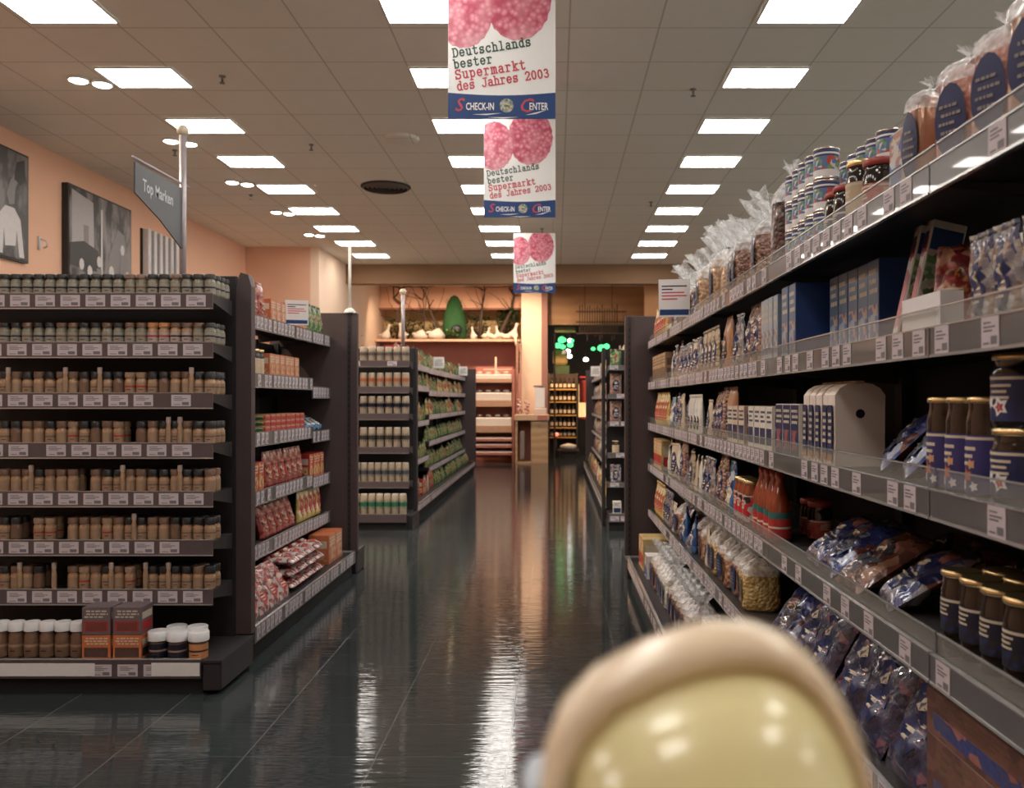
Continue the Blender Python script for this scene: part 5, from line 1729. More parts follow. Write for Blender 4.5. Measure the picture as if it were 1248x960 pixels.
def slab(mb, s, x, z, size, material, y, pitch=.98, ang=0.0, wt=S):
    ca, sa = cos(ang), sin(ang)
    n = 0
    for ch in s:
        for k, st in enumerate(GL.get(ch, [])):
            for (ax, az), (bx, bz) in zip(st[:-1], st[1:]):
                dx, dz = bx - ax, bz - az
                l = math.hypot(dx, dz)
                if l < 1e-6:
                    continue
                ex, ez = dx / l * wt / 2, dz / l * wt / 2
                px, pz = -ez, ex
                q = [(ax - ex + px, az - ez + pz), (ax - ex - px, az - ez - pz), (bx + ex - px, bz + ez - pz), (bx + ex + px, bz + ez + pz)]
                yy = y - .00002 * (n % 7)
                n += 1
                mb.add([(x + ((u + xo) * ca - v * sa) * size, yy, z + ((u + xo) * sa + v * ca) * size) for xo in (0,) for u, v in q], [(0, 1, 2, 3)], material)
        x += pitch * size * ca
        z += pitch * size * sa


m_sheet = mat('banner_white', (0.80, 0.80, 0.80), .35, var=.02)
m_green = mat('banner_green', (0.02, 0.07, 0.05), .5)
m_bred = mat('banner_red', (0.52, 0.05, 0.08), .5)
m_bblue = mat('banner_blue', (0.003, 0.040, 0.17), .5, var=.05)
m_globe = printed('globe_print', [(0.10, 0.14, 0.10), (0.45, 0.42, 0.34), (0.2, 0.3, 0.24), (0.3, 0.25, 0.18)], 90, .4, 0)


def berry_mat():
    m, nt, b = _new('raspberry_print')
    N, L = nt.nodes, nt.links
    tc = N.new('ShaderNodeTexCoord')
    vo = N.new('ShaderNodeTexVoronoi')
    vo.inputs['Scale'].default_value = 34
    L.new(tc.outputs['Object'], vo.inputs['Vector'])
    cr = N.new('ShaderNodeValToRGB')
    e = cr.color_ramp.elements
    e[0].position, e[0].color = 0.0, (0.85, 0.55, 0.6, 1)
    e[1].position, e[1].color = 0.75, (0.45, 0.06, 0.11, 1)
    x = e.new(0.12)
    x.color = (0.72, 0.30, 0.36, 1)
    x = e.new(0.4)
    x.color = (0.60, 0.17, 0.23, 1)
    L.new(vo.outputs['Distance'], cr.inputs[0])
    no = N.new('ShaderNodeTexNoise')
    no.inputs['Scale'].default_value = 6
    L.new(tc.outputs['Object'], no.inputs['Vector'])
    mx = N.new('ShaderNodeMix')
    mx.data_type = 'RGBA'
    mx.blend_type = 'MIX'
    mr = N.new('ShaderNodeMapRange')
    mr.inputs['From Min'].default_value = .45
    mr.inputs['From Max'].default_value = .7
    mr.inputs['To Max'].default_value = .5
    L.new(no.outputs[0], mr.inputs[0])
    L.new(mr.outputs[0], mx.inputs[0])
    L.new(cr.outputs[0], mx.inputs[6])
    mx.inputs[7].default_value = (0.78, 0.45, 0.5, 1)
    L.new(mx.outputs[2], b.inputs['Base Color'])
    b.inputs['Roughness'].default_value = .35
    return m


m_berry = berry_mat()
BW, BH = .594, .85


def clipped_ellipse(mb, cx, cz, rx, rz, x0, x1, z0, z1, y, material, n=48, rag=.02, seed=0):
    pts = []
    for i in range(n):
        a = 2 * pi * i / n
        k = 1 + rag * sin(i * 2.7 + seed)
        pts.append((min(x1, max(x0, cx + rx * k * cos(a))), min(z1, max(z0, cz + rz * k * sin(a)))))
    c = (min(x1 - .01, max(x0 + .01, cx)), min(z1 - .01, max(z0 + .01, cz)))
    mb.add([(c[0], y, c[1])] + [(p[0], y, p[1]) for p in pts], [(0, 1 + i, 1 + (i + 1) % n) for i in range(n)], material)


def banner(y, zb, which, x1=0.0, rz=0.0):
    r = thing('hanging_banner', which, 'banner', (x1 - BW, y, zb), rz, 'hanging aisle banners')
    MB().box(0, BW, 0, .0015, 0, BH, m_sheet).build('sheet', r)
    bb = MB()
    clipped_ellipse(bb, .145 * BW, 1.0 * BW, .27 * BW, .34 * BW, .001, BW - .001, .2, BH - .001, -.0006, m_berry, seed=1)
    clipped_ellipse(bb, .65 * BW, 1.12 * BW, .31 * BW, .39 * BW, .001, BW - .001, .2, BH - .001, -.0010, m_berry, seed=2)
    bb.build('berry_picture', r)
    a = radians(8.5)
    tx = MB()
    slab(tx, 'Deutschlands', .05 * BW, .575 * BW, .055 * BW, m_green, -.0014, pitch=1.13, ang=a)
    slab(tx, 'bester', .06 * BW, .47 * BW, .055 * BW, m_green, -.0014, pitch=1.13, ang=a)
    slab(tx, 'Supermarkt', .075 * BW, .37 * BW, .058 * BW, m_bred, -.0014, pitch=1.16, ang=a)
    slab(tx, 'des Jahres 2003', .09 * BW, .265 * BW, .055 * BW, m_bred, -.0014, pitch=1.06, ang=a)
    tx.build('lettering', r)
    bd = MB()
    n = 16
    vs = []
    for i in range(n + 1):
        u = i / n
        vs += [(u * BW, -.0006, .0), (u * BW, -.0006, (.245 - .025 * sin(u * pi)) * BW)]
    bd.add(vs, [(2 * i, 2 * i + 2, 2 * i + 3, 2 * i + 1) for i in range(n)], m_bblue)
    bd.build('blue_band', r)
    add_text('logo_initial', 'S', .17 * BW, m_bred, r, (.06 * BW, -.0014, .075 * BW), shear=.25, bold=.0006)
    add_text('logo_lettering', 'CHECK-IN', .095 * BW, m_sheet, r, (.165 * BW, -.0014, .085 * BW), bold=.0009, sx=.6)
    add_text('logo_initial', 'C', .18 * BW, m_bred, r, (.655 * BW, -.0014, .065 * BW), shear=.25, bold=.0006)
    add_text('logo_lettering', 'ENTER', .095 * BW, m_sheet, r, (.755 * BW, -.0014, .085 * BW), bold=.0009, sx=.62)
    lg = MB()
    clipped_ellipse(lg, .545 * BW, .125 * BW, .065 * BW, .065 * BW, 0, BW, 0, .2, -.0014, m_globe, rag=0)
    for xa, za, xb, zb_, w_ in ((.22, .045, .5, .055, .008), (.36, .018, .66, .018, .008), (.72, .04, .92, .085, .010)):
        lg.add([(xa * BW, -.0016, (za - w_ / 3) * BW), ((xa + xb) / 2 * BW, -.0016, ((za + zb_) / 2 - w_ - .006) * BW), (xb * BW, -.0016, (zb_) * BW), ((xa + xb) / 2 * BW, -.0016, ((za + zb_) / 2 - .002) * BW)],
               [(0, 1, 2, 3)], m_sheet)
    lg.build('logo_globe', r)
    st = MB()
    for x in (.04, BW - .04):
        st.tube([(x, .001, BH - .01), (x, .001, H - zb)], .0008, m_capblack, 4)
    st.build('cord', r)
    return r


banner(4.9, 1.35 + 343 * 4.9 / 1080, 'largest raspberry banner, nearest of the three, lettering fully readable')
banner(7.35, 1.35 + 223 * 7.35 / 1080, 'middle sized raspberry banner hanging between the largest and the smallest')
banner(12.55, 1.35 + 131 * 12.55 / 1080, 'smallest raspberry banner hanging farthest down the aisle', rz=0)

# ---------------------------------------------------------------- sign pole on the spice rack
m_steel = mat('pole_steel', (0.42, 0.38, 0.40), .35, metal=.3)
m_sign = mat('sign_slate', (0.06, 0.065, 0.075), .4, var=.08)
m_signt = mat('sign_text', (0.55, 0.60, 0.62), .5)
# pole stands on the back board between spice end rack and red packet rack
r = thing('aisle_sign', 'slate pennant sign with pale lettering on a steel pole above the spice jars', 'sign', (-2.195, 5.22, 0.05))
MB().tube([(0, 0, 1.81), (0, 0, 2.86)], .020, m_steel, 12).build('pole', r)
MB().ball((0, 0, 2.89), .034, .034, .034, mat('cream_ball', (0.72, 0.62, 0.48), .35), 14, 10).build('ball_finial', r)
MB().lathe([(.045, 1.766), (.045, 1.775), (.03, 1.80), (.03, 1.83)], m_steel, 20).box(-.045, .045, -.02, .02, 1.75, 1.766, m_steel).build('foot', r)
MB().tube([(.0, -.62, 2.565), (0, .10, 2.575)], .008, m_steel, 8).build('cross_bar', r)
pn = MB()
pts = [(-.60, 2.545), (-.60, 2.385), (-.30, 2.30), (-.022, 2.19), (-.022, 2.545)]
pn.add([(.004, p, q) for p, q in pts] + [(-.004, p, q) for p, q in pts], [(0, 1, 2, 3, 4), (9, 8, 7, 6, 5)] + [(i, i + 5, (i + 1) % 5 + 5, (i + 1) % 5) for i in range(5)], m_sign)
pn.build('pennant', r)
add_text('lettering', 'Top Marken', .092, m_signt, r, (.0055, -.52, 2.415), rot=(pi / 2, 0, pi / 2), bold=.0012, sx=.82)

# thin white pole on the mauve panel and ball topped pole on the far end rack
r = thing('white_pole', 'thin white pole with a round foot on the mauve end panel', 'pole', (-1.60, 6.895, 2.03))
MB().lathe([(.045, 0), (.045, .012), (.03, .03), (.012, .04)], mat('pole_white', (0.75, 0.73, 0.70), .4), 18).build('foot', r)
MB().tube([(0, 0, .035), (0, 0, .52)], .011, mat('pole_white', (0.75, 0.73, 0.70), .4), 10).build('rod', r)
r = thing('ball_top_pole', 'grey pole with white ball behind the far jar end rack', 'pole', (-1.68, 9.76, 1.92))
MB().tube([(0, 0, 0), (0, 0, .60)], .020, m_steel, 10).build('rod', r)
MB().ball((0, 0, .63), .038, .038, .034, mat('cream_ball', (0.72, 0.62, 0.48), .35), 12, 8).build('ball_finial', r)


# ---------------------------------------------------------------- white sign cards on the shelf fronts
def card(loc, rz, w_, h_, label, print_=True):
    r = thing('sign_card', label, 'sign', loc, rz)
    MB().box(-w_ / 2, w_ / 2, -.002, 0, 0, h_, m_white).build('card', r)
    f = MB()
    if print_:
        f.box(-w_ * .46, w_ * .46, -.0024, -.002, h_ * .05, h_ * .2, m_bblue)
        for i, (c_, ww) in enumerate(((m_inkm, .8), (m_inkm, .35), (m_bred, .72), (m_bred, .8), (m_bred, .5))):
            f.box(-w_ * .4, -w_ * .4 + w_ * ww, -.0024, -.002, h_ * (.80 - i * .085), h_ * (.835 - i * .085), c_)
    else:
        text_flecks(f, -w_ * .4, w_ * .4, h_ * .2, h_ * .8, -.002, m_tagink, 4, 2)
    f.build('print', r)
    MB().box(-.02, .02, .0, .012, .0, .02, m_clear).build('clip', r)
    return r


card((.630, 4.70, 1.793), -.15, .165, .20, 'white and blue printed sign card at the top shelf edge of the dry food rack')
card((-1.728, 5.92, 1.855), .3, .15, .165, 'white printed sign card standing on the red packet rack')
card((-1.70, 12.9, 1.82), .2, .16, .165, 'white notice card on the green packet run, nearer one', False)
card((-1.70, 16.3, 1.81), .2, .16, .165, 'white notice card on the green packet run, farther one', False)
card((.66, 14.6, 1.75), -.2, .16, .165, 'white notice card on the far beige packet run', False)

# ---------------------------------------------------------------- geese display over the bread shelves
m_ledge = mat('ledge_wood', (0.42, 0.20, 0.12), .5)
r = thing('display_ledge', 'long wooden ledge above the bread shelves carrying geese and plants', 'shelf', (0, 0, 0))
MB().box(-3.99, -.78, 19.65, 20.74, 2.66, 2.70, m_ledge).build('board', r)
MB().box(-3.99, -.78, 19.63, 19.65, 2.66, 2.71, mat('ledge_edge', (0.70, 0.45, 0.30), .4)).build('edge_strip', r)
for x in (-.875, -.815):
    MB().box(x, x + .05, 19.66, 19.71, 0, 2.66, mat('stand_rose', (0.58, 0.30, 0.22), .5)).build('post', r)
m_goose = mat('goose_white', (0.62, 0.57, 0.50), .7, var=.08, scale=30, bump=.3)
m_beak = mat('goose_beak', (0.7, 0.3, 0.06), .5)


def goose(x, y, s, rz, label, up=True):
    r = thing('goose_figurine', label, 'figurine', (x, y, 2.703), rz)
    b = MB()
    vs, fs, seg = [], [], 12
    if up:
        prof = [(.03, .03, -.0), (.10, .085, .03), (.13, .10, .10), (.11, .08, .18), (.055, .05, .25), (.035, .034, .32), (.04, .036, .36), (.045, .035, .40), (.02, .02, .43)]
        off = [0, 0, 0, .01, .05, .08, .09, .10, .10]
    else:
        prof = [(.06, .05, 0), (.15, .10, .04), (.16, .11, .09), (.11, .08, .15), (.05, .04, .19), (.02, .02, .21)]
        off = [0, 0, 0, 0, .02, .03]
    for (rx, ry, z_), o in zip(prof, off):
        for i in range(seg):
            a = 2 * pi * i / seg
            vs.append(((o + rx * cos(a)) * s, ry * sin(a) * s, z_ * s))
    for k in range(len(prof) - 1):
        for i in range(seg):
            j = (i + 1) % seg
            fs.append((k * seg + i, k * seg + j, (k + 1) * seg + j, (k + 1) * seg + i))
    fs += [tuple(range(seg - 1, -1, -1)), tuple((len(prof) - 1) * seg + i for i in range(seg))]
    b.add(vs, fs, m_goose, True)
    b.ball((-.14 * s, 0, .13 * s), .06 * s, .035 * s, .03 * s, m_goose, 8, 6)
    b.build('body', r)
    if up:
        MB().lathe([(.02 * s, 0), (.014 * s, .03 * s), (.003 * s, .055 * s)], m_beak, 8).xform(Matrix.Translation((.135 * s, 0, .395 * s)) @ Matrix.Rotation(pi / 2 + .2, 4, 'Y')).build('beak', r)
    return r


G = [(-3.75, 20.1, .9, 0, 'with its head turned, beside the pole', True), (-3.1, 20.2, 1.0, 2.5, 'perched above green leaves near the first trunk', True),
     (-2.72, 19.9, 1.0, -.3, 'resting low beside the grey pole', False), (-2.38, 19.85, 1.15, .4, 'plump and bright right of the grey pole', False),
     (-1.78, 20.05, .8, 2.2, 'small one under the green straw cone', True), (-1.52, 19.95, .75, .5, 'slim one between cone and red topped goose', True),
     (-1.15, 19.9, .85, 2.4, 'egg shaped one standing before the fork trunk', True), (-1.25, 20.2, 1.0, .2, 'behind the others with reddish comb', True)]
# x positions measured from the pillar side
xs = [-3.80, -3.42, -3.02, -2.66, -1.84, -1.55, -1.28, -.96]
ys = [19.82, 19.85, 19.85, 19.85, 19.95, 19.93, 19.95, 19.9]
for (gx, gy, s, rz_, d, up), x, y in zip(G, xs, ys):
    goose(x + .0, y, s * (.92 if up else 1.1), rz_, 'white goose figurine on the ledge, ' + d, up)

# green straw cone
r = thing('green_straw_cone', 'tall dark green woven cone among the geese on the ledge', 'decoration', (-2.30, 20.18, 2.702))
m_cone = mat('green_straw', (0.025, 0.10, 0.03), .9, var=.5, scale=60, bump=.8)
MB().lathe([(.18, .0), (.27, .08), (.27, .35), (.23, .65), (.16, .88), (.09, 1.0), (.02, 1.05)], m_cone, 18).build('cone', r)
MB().ball((.06, -.22, .24), .14, .08, .13, m_inkm, 10, 8).build('opening', r)
mb = MB()
for i in range(40):
    a, z_ = rnd.random() * 2 * pi, rnd.random() * .85 + .05
    rr = .27 - .2 * max(0, z_ - .35)
    mb.tube([(rr * cos(a), rr * sin(a), z_), ((rr + .04) * cos(a + .1), (rr + .04) * sin(a + .1), z_ + .07)], .005, m_cone, 3)
mb.build('straw_fringe', r)['kind'] = 'stuff'

m_leaf = mat('leaf_green', (0.02, 0.065, 0.018), .6, var=.4, scale=20)
m_leafl = mat('leaf_light', (0.12, 0.2, 0.06), .6, var=.4, scale=20)
m_bark = mat('bark_dark', (0.07, 0.045, 0.03), .9, var=.4, scale=30, bump=.6)


def leafy(name, label, x, y, z0, w_, h_, n, cat='plant', material=None, seed=0, ll=.09):
    q = random.Random(seed)
    r = thing(name, label, cat, (x, y, z0))
    st, lf = MB(), MB()
    for k in range(max(3, n // 14)):
        tx, ty, tz = (q.random() - .5) * w_ * .7, (q.random() - .5) * .3, h_ * (.5 + .5 * q.random())
        st.tube([(tx * .2, ty * .2, 0), (tx * .7, ty * .7, tz * .6), (tx, ty, tz)], [.008, .006, .003], m_bark, 5)
    for i in range(n):
        c_ = Vector(((q.random() - .5) * w_, (q.random() - .5) * .22, .03 + q.random() ** .8 * h_))
        a, b_ = q.random() * 2 * pi, (q.random() - .15) * 1.0
        d = Vector((cos(a) * cos(b_), sin(a) * cos(b_), sin(b_)))
        s = d.cross(Vector((0, 0, 1))).normalized() * ll * .22
        u = Vector((0, 0, ll * .06))
        c_.z = max(c_.z, .03)
        lf.add([c_, c_ + d * ll * .5 + s + u, c_ + d * ll, c_ + d * ll * .5 - s + u], [(0, 1, 2, 3)], material or m_leaf)
    st.build('stems', r)
    lf.build('foliage', r)
    return r


leafy('leafy_plant', 'low dark leafy clump on the ledge by the first trunk', -3.45, 20.36, 2.72, .8, .42, 420, seed=1)
leafy('leafy_plant', 'upright dark leafy sprays at the ledge end near the pillar', -1.12, 20.36, 2.72, .42, .85, 240, seed=2, ll=.14)
leafy('leafy_plant', 'low green clump beneath the green straw cone', -2.30, 19.80, 2.72, .3, .16, 110, seed=3, material=m_leafl)
leafy('leafy_plant', 'dark leaves between the geese and the fork trunk', -1.80, 20.36, 2.72, .6, .5, 300, seed=4)
leafy('leafy_plant', 'small dark sprig beside the plump white goose', -2.80, 20.36, 2.72, .35, .3, 110, seed=8)
leafy('hanging_ivy', 'dark ivy tuft hanging from the rail near the pale pillar', -.93, 19.98, 3.07, .16, .30, 120, seed=5)
leafy('trailing_plant', 'thin trailing plant hanging down beside the pillar under the ledge', -.80, 19.42, 1.95, .06, .75, 70, seed=6, ll=.06)
leafy('leafy_plant', 'leafy sprigs seen over the red packet rack by the pale wall', -3.65, 15.5, 1.91, .5, .6, 90, seed=7, material=m_leafl)
r = thing('plant_ledge', 'narrow ledge behind the red packet rack carrying sprigs and shells', 'shelf', (-3.6, 15.5, 0))
MB().box(-.38, .55, -.2, .2, 1.86, 1.9, m_ledge).box(-.35, -.3, -.1, .1, 0, 1.86, m_ledge).box(.45, .5, -.1, .1, 0, 1.86, m_ledge).build('board', r)
r = thing('shell_decoration', 'peach coloured shell like ornament beside the sprigs', 'ornament', (-3.3, 15.45, 1.915))
for i in range(5):
    MB().ball((.06 * i, 0, .07 + .02 * (i % 2)), .07, .05, .075, m_pale, 8, 6, .2, i).build('shell', r)


def trunk(label, x, y, z0, pts, r0, twigs=10, seed=0, name='bare_branch', sub=2):
    q = random.Random(seed)
    r = thing(name, label, 'branch', (x, y, z0))
    n = len(pts)
    MB().tube(pts, [r0 * (1 - .75 * i / (n - 1)) for i in range(n)], m_bark, 7).build('trunk', r)
    tw = MB()
    for i in range(twigs):
        k = q.randrange(1, n)
        p = Vector(pts[k])
        d = Vector((q.random() - .5, (q.random() - .5) * .3, q.random() * .8 + .1)).normalized()
        l = .25 + q.random() * .4
        cur, path = p.copy(), [p.copy()]
        for s in range(5):
            d = (d + Vector((q.random() - .5, (q.random() - .5) * .3, q.random() - .45)) * .7).normalized()
            cur = cur + d * l / 4
            cur.z = max(cur.z, .03)
            cur.z = min(cur.z, 1.2)
            cur.y = max(-.1, min(.1, cur.y))
            path.append(cur.copy())
        tw.tube(path, [.009, .008, .006, .005, .004, .003], m_bark, 4)
    tw.build('twigs', r)


trunk('twisted dark bare branch on the ledge left of the geese', -3.55, 20.0, 2.72, [(0, 0, 0), (.05, 0, .35), (-.02, 0, .6), (.1, 0, .8), (-.1, 0, .95), (.05, 0, 1.15)], .06, 14, 1)
trunk('crooked mossy branch leaning beside the green straw cone', -2.85, 20.0, 2.72, [(.1, 0, 0), (.22, 0, .3), (.08, 0, .5), (.0, 0, .75), (.1, 0, .9)], .055, 4, 2)
trunk('forked bare branch rising to the bulkhead from the ledge', -1.70, 20.0, 2.72, [(.0, 0, 0), (.02, 0, .5), (.05, 0, .75), (.1, 0, 1.1)], .045, 12, 3)
trunk('leaning bare branch with fine twigs near the pillar', -1.25, 20.0, 2.72, [(-.05, 0, 0), (.1, 0, .35), (.25, 0, .65), (.32, 0, 1.0), (.2, 0, 1.15)], .05, 12, 4)
trunk('thin bare twigs against the bulkhead above the twisted branch', -3.0, 20.02, 2.72, [(0, 0, 0), (.05, 0, .5), (.0, 0, .9), (.1, 0, 1.15)], .02, 14, 5)
r = thing('pale_cloth', 'pale peach cloth heaped on the ledge and hanging over its edge', 'cloth', (-1.25, 19.70, 2.715))
mb = MB()
for i in range(10):
    mb.ball((-.32 + i * .075, .01 * sin(i * 2), .07 + .02 * sin(i * 1.7)), .065, .05, .05, m_pale, 8, 6, .3, i)
mb.tube([(.30, -.05, .06), (.36, -.145, .05), (.38, -.145, -.10), (.36, -.145, -.16)], [.05, .04, .03, .01], m_pale, 7)
mb.build('cloth', r)

# ---------------------------------------------------------------- bread shelf and counter
m_bw = mat('bread_wood', (0.52, 0.30, 0.19), .5, var=.12, scale=8)
m_lightw = mat('basket_white', (0.80, 0.70, 0.62), .5)
r = thing('bread_rack', 'wooden bread rack with stepped white lined trays under the geese', 'bread rack', (-1.82, 19.2, 0))
for x in (0, .88):
    MB().box(x, x + .05, .0, .5, 0, 2.02, m_burg).build('side_post', r)
MB().box(0.05, .88, .46, .5, 0.1, 2.1, m_burg).build('back_panel', r)
for k, (z0, z1) in enumerate(((1.74, 1.92), (1.22, 1.52), (.66, .98), (.20, .30), (.36, .44), (.50, .58))):
    t = MB()
    if k < 3:
        t.box(.055, .875, .0, .45, z0, z0 + .02, m_bw).box(.055, .875, -.02, .0, z0, z0 + (z1 - z0) * .45, m_bw)
        t.build('tray', r)
        MB().box(.06, .87, .004, .44, z0 + .02, z1, m_lightw, .02).build('liner', r)
    else:
        t.box(.055, .875, .0, .45, z0, z0 + .05, m_lightw).box(.055, .875, -.02, .0, z0 - .03, z0 + .02, m_burg)
        t.build('tray', r)
MB().box(.25, .86, .1, .12, 2.02, 2.04, m_pale).box(.50, .54, .1, .12, 1.92, 2.3, m_pale).build('top_rail', r)
for k, (zz, n) in enumerate(((1.9215, 4), (1.5215, 4), (.9815, 4))):
    for i in range(n):
        bl = thing('bread_loaf', 'small pale %s on the %s bread tray, %s from its outer end' % ('loaf', ('top', 'middle', 'lower')[k], ORD[i]), 'bread', (-1.66 + i * .195, 19.40, zz), .2 * i, 'loaves on the bread rack')
        MB().ball((0, 0, .035), .065, .09, .034, L_white if k != 1 else m_lightw, 10, 7, .15, i).build('loaf', bl)

r = thing('wooden_counter', 'light wooden counter at the foot of the pale pillar', 'counter', (-.885, 18.97, 0))
m_cw = stripes('counter_wood', (0.46, 0.28, 0.15), (0.56, 0.36, 0.20), 2.0, 'Z', .45, 4)
MB().box(0, .74, -.02, .66, .92, 1.05, mat('counter_top', (0.58, 0.38, 0.25), .4), .01).build('top', r)
MB().box(.36, .72, .02, .64, 0, .92, m_cw).build('cabinet', r)
MB().box(.02, .07, .02, .64, 0, .92, m_cw).box(.07, .36, .60, .64, 0, .92, m_burg).box(.07, .36, .02, .6, 0, .04, m_cw).build('side_panel', r)
MB().box(.13, .22, .02, .05, .1, .7, mat('grey_pillar', (0.25, 0.2, 0.17), .6)).build('inner_panel', r)
MB().box(.50, .72, -.024, -.018, .94, 1.03, m_burg).build('plate', r)
r = thing('paper_dispenser', 'white box standing on the wooden counter against the pillar', 'dispenser', (-.33, 19.3, 1.051))
MB().box(-.12, .10, -.12, .12, .14, .60, m_white, .01).build('housing', r)
MB().box(-.15, .12, -.13, .13, .60, .625, mat('mauve_jamb', (0.33, 0.16, 0.13), .7)).build('lid', r)
MB().box(-.14, .14, -.16, .14, 0, .13, mat('tray_grey', (0.6, 0.5, 0.46), .5), .01).build('tray', r)
for i, (x, h_) in enumerate(((-.77, .20), (-.62, .30), (-.79, .34))):
    r = thing('pink_ornament', 'pink white knobbly ornament on the counter end, %s' % ('shortest', 'slim one nearest the pillar', 'tallest')[i], 'ornament', (x, 19.2 + .12 * i, 1.058))
    mb = MB()
    for j in range(6):
        mb.ball((.03 * sin(j * 2.2), .02 * cos(j), .03 + j * h_ / 6.5), .04, .04, .04, printed('pink_lumps', [(0.6, 0.35, 0.3), (0.7, 0.55, 0.5), (0.35, 0.12, 0.12)], 40, .5), 8, 6)
    mb.build('body', r)

# ---------------------------------------------------------------- produce hall beyond the entrance
m_gglow = glow('green_lamp', (0.05, 0.9, 0.25), 1.6)
m_wglow = glow('white_lamp', (1.0, 0.9, 0.85), 6)
m_rglow = glow('red_lamp', (1.0, 0.12, 0.04), 1.6)
m_yglow = glow('lit_panel', (1.0, 0.60, 0.22), 0.9)


def hang(o_, z):
    MB().tube([(0, .1, z), (0, .1, H - o_.location[2])], .006, m_capblack, 4).build('cord', o_)


for i, (px, py, blobs) in enumerate([(685, 415, [(0, .02, .10), (-.10, -.12, .08), (.02, -.15, .07), (.20, -.1, .08), (.24, .0, .05)]), (733, 424, [(0, 0, .10), (-.2, -.02, .055), (.12, .04, .08)])]):
    y = 21.5
    r = thing('green_lamp', 'glowing green leaf shaped lamp, ' + ('cluster beside the pillar' if i == 0 else 'smaller one nearer the dark end rack'), 'lamp', ((px - 677) * y / 1080, y, 1.35 + (488 - py) * y / 1080))
    for j, (dx, dz, rr) in enumerate(blobs):
        MB().ball((dx, 0, dz), rr, .05, rr * .8, m_gglow, 12, 8, .2, j).build('shade', r)
    hang(r, .05)
for i, (px, py) in enumerate([(695, 415), (692, 428), (694, 434), (714, 438), (700, 466)]):
    y = 22.6 + .3 * i
    r = thing('white_pendant', 'small white lamp in the dim produce hall, %s' % ('topmost, beside the green cluster', 'second, below the green cluster', 'third, lowest of the close three', 'alone towards the dark end rack', 'lowest, by the wine rack')[i],
              'lamp', ((px - 677) * y / 1080, y, 1.35 + (488 - py) * y / 1080))
    MB().ball((0, 0, 0), .07, .05, .055, m_wglow, 12, 8).build('bulb', r)
    MB().tube([(0, 0, .04), (0, 0, H - r.location[2])], .006, m_capblack, 4).build('cord', r)
r = thing('hanging_trellis', 'dark bundle of wooden slats hanging under the timber lintel', 'decoration', (.95, 19.6, 3.02))
mb = MB()
q = random.Random(5)
for i in range(16):
    x = -.42 + i * .055
    mb.box(x, x + .02, 0, .03, -.35 + q.random() * .2, .35 + q.random() * .12, m_bark)
for zz in (-.2, .05, .28):
    mb.box(-.5, .62, -.02, 0, zz, zz + .03, m_bark)
mb.build('slats', r)
MB().tube([(-.3, .015, .3), (-.3, .015, .93)], .006, m_capblack, 4).tube([(.3, .015, .3), (.3, .015, .93)], .006, m_capblack, 4).build('cord', r)
r = thing('olive_fascia', 'pale green fascia board below the timber lintel', 'fascia', (-.02, 20.45, 2.92))
MB().box(0, .48, 0, .04, 0, .12, mat('olive_board', (0.22, 0.24, 0.07), .6)).box(-.02, .02, .0, .05, -2.92, 0, m_dark).box(.46, .48, .0, .05, .12, 1.0, m_dark).build('board', r)

# wine rack
r = thing('wine_rack', 'dark rack with orange lit rows of bottles in the produce hall', 'rack', (-.17, 21.2, 0))
MB().box(0, .70, .34, .38, 0, 2.0, m_dark).box(0, .03, 0, .34, 0, 2.0, m_dark).box(.67, .70, 0, .34, 0, 2.0, m_dark).build('frame', r)
for k, zz in enumerate((1.60, 1.30, .98, .68, .45)):
    MB().box(.03, .67, 0, .34, zz, zz + .03, mat('wine_shelf', (0.5, 0.28, 0.08), .4)).build('shelf', r)
l = bpy.data.objects.new('rack_lamp', bpy.data.lights.new('rack_lamp', 'SPOT'))
l.data.spot_size = radians(120)
l.rotation_euler = (radians(35), 0, 0)
C.objects.link(l)
l.data.energy, l.data.color, l.data.shadow_soft_size = 90, (1.0, .6, .3), .1
l.location = (.2, 20.5, 2.38)
r = thing('rack_spotlight', 'small warm clip lamp above the wine rack', 'lamp', (.2, 20.5, 2.43))
MB().lathe([(.06, 0), (.05, .06), (.02, .09)], m_frame, 12).build('shade', r)
MB().tube([(0, 0, .08), (0, 0, H - 2.43)], .006, m_capblack, 4).build('cord', r)
PROTO['wine'] = (thing('wine_bottle', '', 'bottle'), 'bottle')
t = PROTO['wine'][0]
MB().lathe([(.036, 0), (.038, .01), (.038, .15), (.014, .20), (.014, .26)], m_glassdk, 10).build('glass_bottle', t)
MB().lathe([(.0387, .04), (.0387, .12)], m_cream, 10, caps=False).build('label', t)
for k, zz in enumerate((1.60, 1.30, .98, .68, .45)):
    for i in range(6):
        spawn('wine', (-.09 + i * .105, 21.30, zz + .0305), label='dark bottle with cream label, %s along the %s row of the wine rack' % (ORD[i], ('top', 'second', 'third', 'fourth', 'lowest')[k]),
              group='bottles on the wine rack', scale=(1, 1, 1 if k else 1) if k != 4 else (1, 1, .75))
r = thing('lit_display', 'bright yellow lit display case with red framing beyond the wine rack', 'display case', (.56, 21.5, .0))
MB().box(0, .36, .2, .24, .95, 1.75, m_yglow).build('lit_back', r)
MB().box(-.02, .38, 0, .2, .90, .94, m_red).box(-.02, .38, 0, .2, 1.9, 1.94, m_red).box(-.02, 0, 0, .24, 0, 2.0, m_dark).box(.36, .38, 0, .24, 0, 2.0, m_dark).build('frame', r)
MB().box(.02, .34, .1, .2, 1.3, 1.85, mat('red_goods', (0.5, 0.05, 0.03), .5)).build('red_goods', r)
